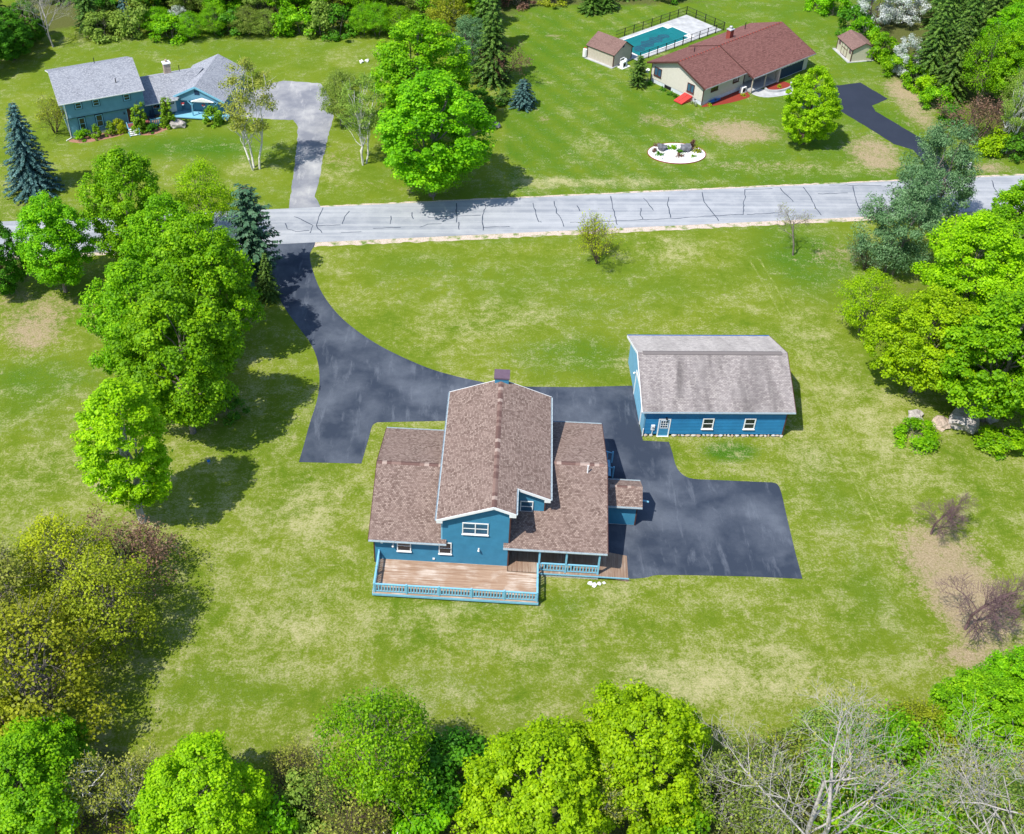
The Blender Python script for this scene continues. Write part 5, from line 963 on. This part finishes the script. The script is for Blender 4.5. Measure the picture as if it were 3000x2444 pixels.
V['spruceG'] = (conifer(22, 14, 3.3, M['pine'], M['brownbark'], 26, 13, .48, .3, irregular=.25), 14, 3.3)
V['pine'] = (conifer(23, 13, 3.4, M['pine'], M['brownbark'], 24, 11, .50, .0, lambda q: np.clip(1.06 - q, 0, 1) ** .45 * (.85 + .15 * np.sin(q * 19)), .4, z0=.12), 13, 3.4)
V['dwarf'] = (conifer(24, 4, 1.85, M['spruce'], M['brownbark'], 15, 13, .34, .12, lambda q: np.clip(1.02 - q, 0, 1) ** .55), 4, 1.85)
V['thuja'] = (broadleaf(25, 3.2, .62, .05, 40, 60, .13, M['thuja'], M['brownbark'], lambda q: np.clip(1.05 - q, 0, 1) ** .45, .35, limbs=4, fill=.4), 3.2, .62)
V['cone'] = (broadleaf(26, 1.6, .85, .02, 34, 60, .12, M['thuja'], M['brownbark'], prof_cone, .3, limbs=4, fill=.4), 1.6, .85)
V['ball'] = (broadleaf(27, 1.3, .95, .02, 34, 60, .13, M['maple'], M['brownbark'], prof_round, .3, limbs=4, fill=.4), 1.3, .95)
V['clump'] = (broadleaf(28, .6, .5, .02, 14, 30, .12, M['deep'], M['brownbark'], prof_round, .4, limbs=3, fill=.5), .6, .5)
_rot = random.Random(99)
TCAT = {'tree': ('trunk', 'crown'), 'shrub': ('stems', 'foliage')}
def plant(kind, pos, h, r, label, cat='tree', mat=None, group=None, name=None, rz=None, parts=None):
    (tm, lm), h0, r0 = V[kind]; a, b = parts or TCAT['tree' if cat == 'tree' else 'shrub']
    o = thing(name or ('tree' if cat == 'tree' else 'shrub'), label, cat, (pos[0], pos[1], 0), _rot.uniform(0, 6.28) if rz is None else rz, group); o.scale = (r / r0, r / r0, h / h0)
    link(a, tm, o)
    if lm:
        c = link(b, lm, o)
        if mat: c.material_slots[0].link = 'OBJECT'; c.material_slots[0].material = mat
    return o
def sh(tip, h):   # base of a thing of height h whose shadow tip is at this overview pixel
    t = O(*tip); L = h / math.tan(SUN_EL); return np.array([t[0] - L * math.sin(SUN_AZ), t[1] - L * math.cos(SUN_AZ), 0])
def cz(x, y, z): return O(x, y, z)   # crown centre seen at overview pixel, at height z

# ------------------------------------------------------------------ the plants, one by one
# left row along the driveway
plant('slim', O(297, 1085), 16, 4.0, 'slender bright green tree with bare grey trunk, nearest of the left row', group='maples in the left row')
plant('mapleA', O(402, 900), 17, 5.7, 'tallest broad bright green maple of the left row, casting the oval shadow', group='maples in the left row')
plant('mapleB', O(318, 815), 15.5, 5.0, 'bright green maple on the lawn side of the left row, second from the front', group='maples in the left row')
plant('mapleC', O(449, 735), 17, 5.4, 'broad green maple whose shadow touches the driveway bend', group='maples in the left row')
plant('mapleA', O(372, 655), 15, 5.0, 'bright maple in the middle back of the left row', group='maples in the left row')
plant('mapleB', O(292, 565), 15.5, 4.8, 'rear left maple of the row, its top before the far house lawn', group='maples in the left row')
plant('mapleC', O(137, 607), 12.5, 4.4, 'separate green maple with grey trunk left of the row, by the road', group='maples in the left row')
plant('egg', O(18, 612), 10, 3.0, 'dark green tree cut by the left picture edge beside the road', mat=M['deep'])
plant('looseB', O(432, 492), 10, 3.6, 'smaller airy green tree at the road behind the left row', mat=M['lime'])
plant('pine', O(532, 585), 12.0, 4.4, 'blue green pine at the road corner of the dark driveway', mat=M['pineblue'])
plant('spruceG', O(560, 622), 6, 1.6, 'small dark spruce tucked beside the pine at the driveway')
plant('shrubB', O(470, 860), 2.2, 2.0, 'low dark bush under the left row by the driveway', 'shrub')
plant('spruce', O(72, 398), 11.8, 3.5, 'tall blue spruce on the lawn in front of the left house', name='spruce_tree')
plant('birch', O(533, 352), 14.8, 3.8, 'white stemmed birch clump with thin olive leaves beside the pale driveway', name='birch_tree', mat=M['bud'])
plant('birch', O(757, 341), 12.5, 3.0, 'pale leaved birch clump left of the big centre maples', name='birch_tree')
plant('looseB', O(715, 262), 8, 3.0, 'thin pale green young tree at the edge of the pale driveway pad', mat=M['soft'])
a = sh((1032, 352), 16); plant('mapleA', a, 16.5, 7.4, 'front one of the two big green maples across the road', group='big maples across the road')
a = sh((995, 228), 16); plant('mapleC', a, 16.5, 7.0, 'rear one of the two big green maples across the road', group='big maples across the road')
plant('looseB', O(905, 412), 7.5, 3.8, 'low green skirt tree at the road edge under the big maple', mat=M['maple'])
plant('dwarf', O(1088, 222), 4.1, 1.9, 'small round blue spruce alone on the striped lawn', name='spruce_tree')
plant('egg', O(1670, 300), 11, 3.9, 'yellow green oval tree in front of the beige house')
plant('pine', O(1326, 180), 4.6, 1.9, 'small open pine beside the pool shed')
plant('twiggy', O(1243, 548), 5.2, 2.1, 'yellow green upright bush alone on the front lawn', 'shrub', M['yellow'])
plant('bareC', O(1650, 531), 7.2, 2.6, 'thin leafless tree on the front lawn near the road')
plant('willow', O(1848, 570), 14, 4.2, 'nearer blue green feathery tree by the road', mat=M['sage']); plant('willow', O(1922, 472), 14.5, 4.4, 'farther blue green feathery tree standing at the road edge', mat=M['sage'])
# right-hand maples
for k, (v, x, y, h, r, lb) in enumerate((('mapleC', 1895, 815, 12.5, 5.2, 'right maple nearest the wheel tracks, branches low over the grass'), ('mapleA', 2045, 875, 15, 6.2, 'largest right maple above the boulders'), ('mapleB', 1985, 665, 13, 5.4, 'right maple behind the boulders, in the middle of the clump'), ('mapleC', 2125, 790, 14, 5.8, 'right maple cut by the picture edge below the middle'), ('mapleA', 2095, 575, 12.5, 5.2, 'rear right maple closest to the road'), ('looseB', 1788, 690, 7.5, 3.3, 'thin low tree at the left side of the right maple clump'), ('mapleB', 2190, 930, 12, 5, 'front right maple whose lowest boughs hang at the picture edge'))):
    plant(v, O(x, y), h, r, lb, group='maples on the right side', mat=M['lime'] if k % 3 != 1 else M['maple'])
plant('shrubA', O(1905, 915), 1.8, 2.2, 'low green bough bush on grass left of the boulders', 'shrub'); plant('shrubA', O(2085, 930), 2.0, 2.6, 'low green bough bush on grass right of the boulders', 'shrub'); plant('twiggy', O(1800, 560), 3.4, 2.0, 'dark purplish twiggy bush below the blue green tree', 'shrub', M['sage'])
plant('bareA', O(1937, 1112), 5.2, 2.6, 'smaller bare fruit tree on the tan ground at right', group='bare trees on the right'); plant('bareA', O(2008, 1310), 7.6, 3.9, 'larger bare tree with purple twigs on the tan ground at right', group='bare trees on the right', rz=2.0)
# lower left
plant('loose', O(238, 1335), 9.5, 4.3, 'olive yellow half leafed tree casting a branchy shadow right', mat=M['olive']); plant('loose', O(88, 1490), 11, 5.8, 'large olive half leafed tree at the lower left', mat=M['olive']); plant('loose', O(12, 1330), 11, 5.0, 'olive half leafed tree at the left edge above the big one', mat=M['bud']); plant('loose', O(150, 1262), 9.5, 4.2, 'brightest yellow green tree of the lower left group', mat=M['yellow'])
plant('twiggy', O(272, 1200), 4.2, 3.2, 'purplish leafless bush beside the yellow green tree', 'shrub', M['reddish'])
plant('egg', cz(20, 1530, 3), 6, 3.2, 'reddish olive bush at the left edge of the lower left', 'shrub', M['olive'])
# bottom edge wood
B_ = [('mapleB', 30, 1635, 5, 9, 4.4, 'maple', 'bright green tree in the bottom left corner'), ('mapleA', 105, 1560, 4, 6.5, 3.0, 'maple', 'green tree just right of the bottom left corner tree'), ('round', 412, 1655, 5, 9.2, 4.5, 'lime', 'round bright green tree at the bottom, third of the frame from left'),
      ('looseB', 790, 1555, 6, 11, 4.0, 'maple', 'tall airy green tree in the bottom wood, casting shade to its right'), ('roundB', 1120, 1640, 6, 10.5, 5.2, 'lime', 'left one of the two big round bright trees at the bottom'), ('round', 1335, 1545, 6, 10.5, 4.9, 'lime', 'right one of the two big round bright trees at the bottom'),
      ('mapleC', 2045, 1492, 4.2, 8.0, 3.7, 'maple', 'bright green tree at the lower right edge'), ('mapleB', 2142, 1445, 4.2, 8, 3.4, 'maple', 'green tree cut by the lower right picture edge'), ('looseB', 1850, 1620, 3, 6.5, 5.2, 'maple', 'wide low light green tree in the bottom right thicket'), ('looseB', 1760, 1540, 2.5, 5, 3.4, 'soft', 'pale olive small tree above the bottom right thicket'), ('looseB', 1930, 1530, 2.5, 5, 3.0, 'olive', 'olive small tree left of the lower right green tree'), ('looseB', 2080, 1690, 4, 7, 3.6, 'soft', 'pale green tree in the bottom right corner')]
for v, x, y, z, h, r, m, lb in B_: plant(v, cz(x, y, z), h, r, lb, mat=M[m], group='trees along the bottom edge')
S_ = [('shrubA', 560, 1700, 1.5, 3.5, 2.4, 'maple', 'green bush right of the round bottom tree'), ('shrubA', 640, 1660, 1.5, 3.2, 2.4, 'soft', 'pale green bush in the gap left of the airy bottom tree'), ('twiggy', 600, 1625, 1.2, 2.8, 2.0, 'bud', 'twiggy brown bush at the lawn edge of the bottom gap'), ('shrubB', 880, 1640, 1.8, 4.0, 2.8, 'deep', 'dark green bush in the shade right of the airy bottom tree'), ('shrubB', 945, 1590, 1.5, 3.4, 2.6, 'deep', 'dark bush shape standing in for shadow at the lawn edge left of the round bottom trees'), ('thicket', 255, 1660, 2, 5.2, 2.6, 'bud', 'grey leafless thicket between the bottom left trees'), ('twiggy', 720, 1700, 2, 4.6, 2.8, 'bud', 'brown twiggy thicket below the airy bottom tree'), ('shrubA', 880, 1710, 1.5, 3.4, 2.4, 'maple', 'green bush at the bottom edge below the dark bushes'),  # the dark lawn-edge bush left of the round trees stands in for shadow
      ('thicket', 1290, 1665, 2.5, 6.0, 2.2, 'bud', 'grey leafless thicket between the two round bottom trees'), ('thicket', 1490, 1660, 2, 5.0, 2.8, 'soft', 'grey green thicket right of the right round tree'), ('thicket', 1580, 1690, 2, 4.6, 2.8, 'soft', 'grey green thicket left of the tall bare tree'), ('twiggy', 1560, 1600, 1.5, 3.6, 2.6, 'soft', 'olive twiggy bush at the lawn edge left of the tall bare tree'), ('shrubB', 1410, 1700, 1.5, 4.0, 2.4, 'maple', 'green bush at the bottom between the thickets'), ('twiggy', 1700, 1640, 1.5, 3.8, 2.6, 'olive', 'olive bush around the foot of the tall bare tree'), ('shrubA', 1650, 1560, 1.2, 2.6, 2.2, 'soft', 'pale bush at the lawn edge behind the tall bare tree'), ('thicket', 1990, 1660, 2, 5.0, 2.6, 'soft', 'grey green thicket left of the leaning grey trunk'), ('shrubA', 1780, 1710, 1.5, 3.4, 2.8, 'maple', 'green bush at the bottom right of the tall bare tree'), ('shrubA', 310, 1712, 1.2, 2.6, 1.8, 'maple', 'small green bush left of the round bottom tree'), ('twiggy', 1040, 1720, 1.2, 3.0, 2.0, 'bud', 'brown twigs left of the left round bottom tree'), ('twiggy', 165, 1700, 1.0, 2.4, 2.6, 'olive', 'olive twigs under the white dead branches'), ('shrubA', 1900, 1700, 1.5, 3.4, 2.6, 'maple', 'green bush at the bottom edge beside the white birch branches'), ('twiggy', 2110, 1540, 1.6, 4.0, 2.6, 'bud', 'grey twigs at the right edge below the green trees'), ('twiggy', 690, 1640, 1.2, 3.0, 2.0, 'soft', 'pale twigs at the left foot of the airy bottom tree')]
for v, x, y, z, h, r, m, lb in S_: plant(v, cz(x, y, z), h, r, lb, 'shrub', M[m], 'bushes along the bottom edge')
plant('snag', O(196, 1690), 7.5, 2.0, 'right dead white branched snag in the bottom left gap', group='dead snags'); plant('snag', O(150, 1735), 7.0, 2.4, 'left dead white branched snag in the bottom left gap', group='dead snags', rz=1.0); plant('snag', O(830, 1790), 5.5, 2.2, 'dead white branches poking up at the bottom centre', group='dead snags'); plant('snag', O(1830, 1800), 6.5, 2.4, 'white birch like branches in the bottom right thicket', group='dead snags'); plant('snag', O(1395, 1800), 6.5, 1.6, 'pale dead stem between the round trees and thickets', group='dead snags')
plant('bareB', O(1685, 1830), 14, 5.4, 'tall leafless grey tree with wide branches at the bottom right', rz=.6); plant('bareB', O(2050, 1850), 15, 5.0, 'leafless grey tree with thick leaning trunk at the right bottom edge', rz=2.4); plant('bareC', O(2120, 1720), 8, 3.0, 'small grey bare tree in the right bottom corner')
# plants round the left house
Lw = lambda x, y: (x, y, 0)
plant('ball', Lw(-46.75, 138.95), 1.35, 1.0, 'low round green bush, first from the left along the left house', 'shrub', group='bushes by the left house'); plant('cone', Lw(-44.9, 139.15), 2.0, .85, 'left one of two cone shaped bushes under the windows', 'shrub', group='bushes by the left house'); plant('cone', Lw(-43.25, 139.95), 2.0, .85, 'right one of two cone shaped bushes under the windows', 'shrub', group='bushes by the left house'); plant('ball', Lw(-42.3, 140.75), 1.9, .85, 'bright yellow bush beside the front steps', 'shrub', M['yellow'], 'bushes by the left house')
plant('thuja', Lw(-39.75, 140.75), 4.6, .8, 'left column of the arborvitae pair by the front steps', 'shrub', group='arborvitae by the side deck'); plant('thuja', Lw(-39.2, 141.0), 5.0, .85, 'right column of the arborvitae pair by the front steps', 'shrub', group='arborvitae by the side deck'); plant('thuja', Lw(-36.35, 142.3), 4.6, .75, 'left column of the arborvitae pair between side deck and garage', 'shrub', group='arborvitae by the side deck'); plant('thuja', Lw(-35.9, 142.4), 5.2, .8, 'right column of the arborvitae pair between side deck and garage', 'shrub', group='arborvitae by the side deck')
plant('ball', Lw(-38.1, 140.95), 1.2, .8, 'leafy green bush in front of the side deck', 'shrub', M['deep'], 'bushes by the left house'); plant('ball', Lw(-30.2, 143.0), 2.6, 1.35, 'big round clipped bush in front of the garage porch', 'shrub', M['thuja'], 'bushes by the left house'); plant('twiggy', O(115, 275), 4.4, 2.4, 'airy olive bush left of the left house', 'shrub', M['olive'])
# plants in the oval stone bed and by the beige house
for k, (x, y, h, r, m, lb) in enumerate(((-2.4, -.5, .5, .55, 'deep', 'dark tuft at the left of the stone bed'), (-2.9, .6, .45, .45, 'reddish', 'reddish tuft at the left end of the stone bed'), (-2.2, 2.0, .5, .5, 'reddish', 'reddish tuft at the back left of the stone bed'), (-.4, 1.6, .35, .9, 'maple', 'spreading green ground cover at the back of the stone bed'), (.6, .35, .4, .6, 'deep', 'green tuft in the middle of the stone bed'), (.2, -.9, .5, .55, 'reddish', 'orange brown tuft at the front of the stone bed'), (2.0, -1.0, .35, .4, 'maple', 'small bright tuft at the front right of the stone bed'), (2.6, .3, .8, .6, 'olive', 'olive tuft at the right end of the stone bed'), (2.4, 1.5, 1.2, .6, 'reddish', 'tall brown tuft at the back right of the stone bed'))):
    plant('clump', (bc[0] + x, bc[1] + y), h, r, lb, 'plant', M[m], 'plants in the stone bed', 'plant')
for k, (x, y, lb) in enumerate(((-.7, 9.0, 'green tuft at the far left end of the beige gable wall'), (-.9, 6.6, 'green tuft below the basement window of the beige house'), (-.9, 5.0, 'green tuft in the middle of the beige gable wall'), (-.9, 3.9, 'green tuft just left of the red hatch'))): plant('clump', ep(x, y), .55, .5, lb, 'plant', M['deep'], 'tufts by the beige gable', 'plant')
for x, y, lb in ((.9, -.7, 'small yellow plant at the left end of the red mulch'), (7.0, -1.5, 'small yellow plant at the right end of the red mulch'), (13.2, -2.8, 'small yellow plant in the curved red mulch bed')): plant('clump', ep(x, y), .4, .4, lb, 'plant', M['yellow'], 'plants in the red mulch', 'plant')
# wood edges: rows counted from the left
ORD = ['first', 'second', 'third', 'fourth', 'fifth', 'sixth', 'seventh', 'eighth', 'ninth', 'tenth', 'eleventh', 'twelfth', 'thirteenth', 'fourteenth', 'fifteenth', 'sixteenth', 'seventeenth', 'eighteenth', 'nineteenth', 'twentieth', 'twenty-first', 'twenty-second', 'twenty-third', 'twenty-fourth', 'twenty-fifth']
def row(items, what, grp, cat):
    for i, (v, x, y, h, r, m) in enumerate(sorted(items, key=lambda t: t[1])): plant(v, O(x, y), h, r, what % ORD[i], cat, M[m] if m else None, grp)
wr = random.Random(21)
row([(wr.choice(['shrubA', 'shrubA', 'shrubB', 'looseB']), x + wr.uniform(-9, 9), (104 - x * .12 if x < 250 else 72 + 6 * math.sin(x * .02)) + wr.uniform(-5, 5), wr.uniform(3.2, 5.4), wr.uniform(2.4, 3.4), wr.choice(['maple', 'deep', 'maple', 'soft'])) for x in list(range(215, 860, 38))], '%s leafy bush from the left along the back lawn edge', 'bushes along the back lawn edge', 'shrub')
row([(wr.choice(['mapleA', 'looseB', 'looseB', 'mapleC', 'willow']), x + wr.uniform(-14, 14), 38 + wr.uniform(-8, 8), wr.uniform(8, 11), wr.uniform(3.4, 4.6), wr.choice(['maple', 'soft', 'deep', 'maple', 'olive'])) for x in range(230, 980, 52)], '%s tree from the left in the front row of the back wood', 'front trees of the back wood', 'tree')
row([(wr.choice(['mapleB', 'looseB', 'mapleC', 'spruceG', 'bareC']), x + wr.uniform(-14, 14), 2 + wr.uniform(-8, 8), wr.uniform(9, 12), wr.uniform(3.6, 5.0), None) for x in range(60, 1010, 58)], '%s tree from the left in the second row of the back wood', 'second row of the back wood', 'tree')
row([(wr.choice(['mapleB', 'looseB', 'mapleA', 'spruceG']), x + wr.uniform(-14, 14), -34 + wr.uniform(-8, 8), wr.uniform(10, 13), wr.uniform(4, 5.4), None) for x in range(-30, 1060, 66)], '%s tree from the left in the rear row of the back wood', 'rear row of the back wood', 'tree')
row([('spruceG', 8, 95, 12, 3.2, None), ('egg', 30, 125, 8, 3.4, 'deep'), ('mapleB', -12, 150, 9, 4, 'deep'), ('egg', 62, 92, 7, 3.2, 'deep')], '%s dark tree from the left in the top left corner', 'dark trees in the top left corner', 'tree')
plant('bareB', O(112, 98), 9, 3.4, 'bare white branched tree in the top left wood', rz=1.2); plant('dwarf', O(271, 52), 5, 2.2, 'small blue spruce standing in the top left wood edge', name='spruce_tree'); plant('spruceG', O(190, 62), 9, 2.6, 'dark spruce in the clearing of the top left wood', name='spruce_tree'); plant('spruceG', O(238, 38), 9, 2.4, 'dark spruce behind the small blue one in the top left', name='spruce_tree'); plant('blossom', O(378, 62), 4, 1.8, 'small white blossoming bush in the back wood edge', 'shrub')
# clump behind the big maples
plant('spruceG', O(1022, 172), 13, 3.4, 'front dark spruce behind the big maples', name='spruce_tree'); plant('spruceG', O(1012, 105), 13, 3.4, 'rear dark spruce behind the big maples', name='spruce_tree'); plant('willow', O(975, 150), 9, 3.0, 'grey green tree between maples and dark spruces', mat=M['sage']); plant('twiggy', O(1046, 168), 5, 2.6, 'reddish leafless bush right of the dark spruces', 'shrub', M['reddish']); plant('clump', O(1042, 212), 1.6, 1.5, 'low dark round bush on the lawn below the reddish bush', 'shrub', M['pine']); plant('shrubB', O(1000, 225), 2.4, 2.6, 'dark bush in the shade right of the big maples', 'shrub'); plant('looseB', O(930, 95), 9, 3.6, 'olive leafed tree behind the top of the big maples', mat=M['olive']); plant('mapleB', O(965, 60), 12, 4.5, 'green tree in the wood above the grey green tree')
row([('shrubB', 1075, 12, 3, 2.6, 'reddish'), ('spruceG', 1230, 24, 4, 2.6, None), ('spruceG', 1260, 20, 4.5, 2.4, None), ('shrubB', 1150, 6, 3, 2.6, 'olive'), ('shrubB', 1390, 0, 3, 2.4, 'deep'), ('spruceG', 1300, -8, 9, 3, None), ('looseB', 1110, -20, 8, 3.6, None), ('mapleB', 1190, -25, 8, 3.6, None), ('looseB', 1370, -32, 7, 3.4, None), ('mapleC', 1470, -36, 7, 3.4, None), ('mapleB', 1560, -40, 7, 3.4, None), ('looseB', 1640, -30, 7, 3.0, None)], '%s plant from the left along the top edge above the pool', 'plants along the top edge', 'tree')
# right wood
row([('shrubA', 1705, 18, 3.6, 2.6, 'maple'), ('shrubA', 1735, 32, 4.2, 2.8, 'maple'), ('shrubA', 1790, 92, 4, 2.6, 'maple'), ('shrubA', 1828, 122, 4, 2.8, 'maple'), ('shrubA', 1868, 160, 3.6, 2.6, 'maple'), ('shrubB', 1770, 70, 4, 2.6, 'deep'), ('shrubA', 1925, 200, 3, 2.2, 'lime'), ('shrubA', 1945, 225, 3.4, 2.4, 'maple'), ('shrubA', 1905, 182, 3, 2.2, 'maple'), ('shrubA', 2060, 318, 3.2, 2.3, 'lime'), ('shrubB', 2105, 322, 3, 2.6, 'deep'), ('shrubA', 1975, 255, 2.6, 2.0, 'deep')], '%s bush from the left along the right wood edge', 'bushes along the right wood edge', 'shrub')
plant('blossom', O(1808, 62), 8, 3.2, 'leftmost white blossoming tree at the right wood edge', group='white blossoming trees'); plant('blossom', O(1872, 48), 8.5, 3.8, 'largest white blossoming tree at the top of the right wood', group='white blossoming trees'); plant('blossom', O(1880, 160), 6.5, 2.2, 'lowest white blossoming tree beside the spruces', group='white blossoming trees')
row([('spruceG', 1925, 175, 13, 3.3, None), ('spruceG', 1945, 115, 14, 3.4, None), ('spruceG', 1968, 205, 12, 3.0, None), ('spruceG', 1985, 150, 14, 3.4, None), ('spruceG', 2000, 90, 14, 3.4, None), ('spruceG', 1955, 55, 13, 3.2, None), ('spruceG', 2040, 120, 13, 3.2, None), ('spruceG', 2015, 30, 13, 3.3, None), ('spruceG', 2085, 70, 13, 3.3, None), ('spruceG', 1960, 0, 13, 3.3, None)], '%s spruce from the left in the right wood', 'spruces in the right wood', 'tree')
row([('looseB', 2035, 215, 11, 3.8, 'maple'), ('mapleC', 2085, 225, 12, 4.2, 'maple'), ('looseB', 2115, 180, 12, 4.2, 'maple'), ('mapleA', 2075, 160, 11, 3.8, 'maple'), ('looseB', 2125, 290, 12, 4.0, 'soft'), ('mapleB', 2130, 110, 12, 4.4, 'maple'), ('mapleB', 2150, 240, 12, 4.4, 'deep'), ('mapleC', 2170, 20, 12, 4.6, None), ('mapleA', 1830, -20, 9, 4, 'deep'), ('mapleB', 1750, -22, 8, 3.6, 'deep'), ('mapleA', 1910, -30, 10, 4, None)], '%s leafy tree from the left in the right wood', 'leafy trees in the right wood', 'tree')
plant('twiggy', O(2022, 300), 5.4, 3.2, 'larger reddish brown leafless bush at the right wood edge', 'shrub', M['reddish'], 'reddish bushes at the right wood'); plant('twiggy', O(1990, 170), 5, 2.2, 'smaller grey brown twiggy bush among the spruces', 'shrub', M['reddish'], 'reddish bushes at the right wood'); plant('birch', O(2088, 318), 11, 2.4, 'single white birch stem at the right wood edge', name='birch_tree')
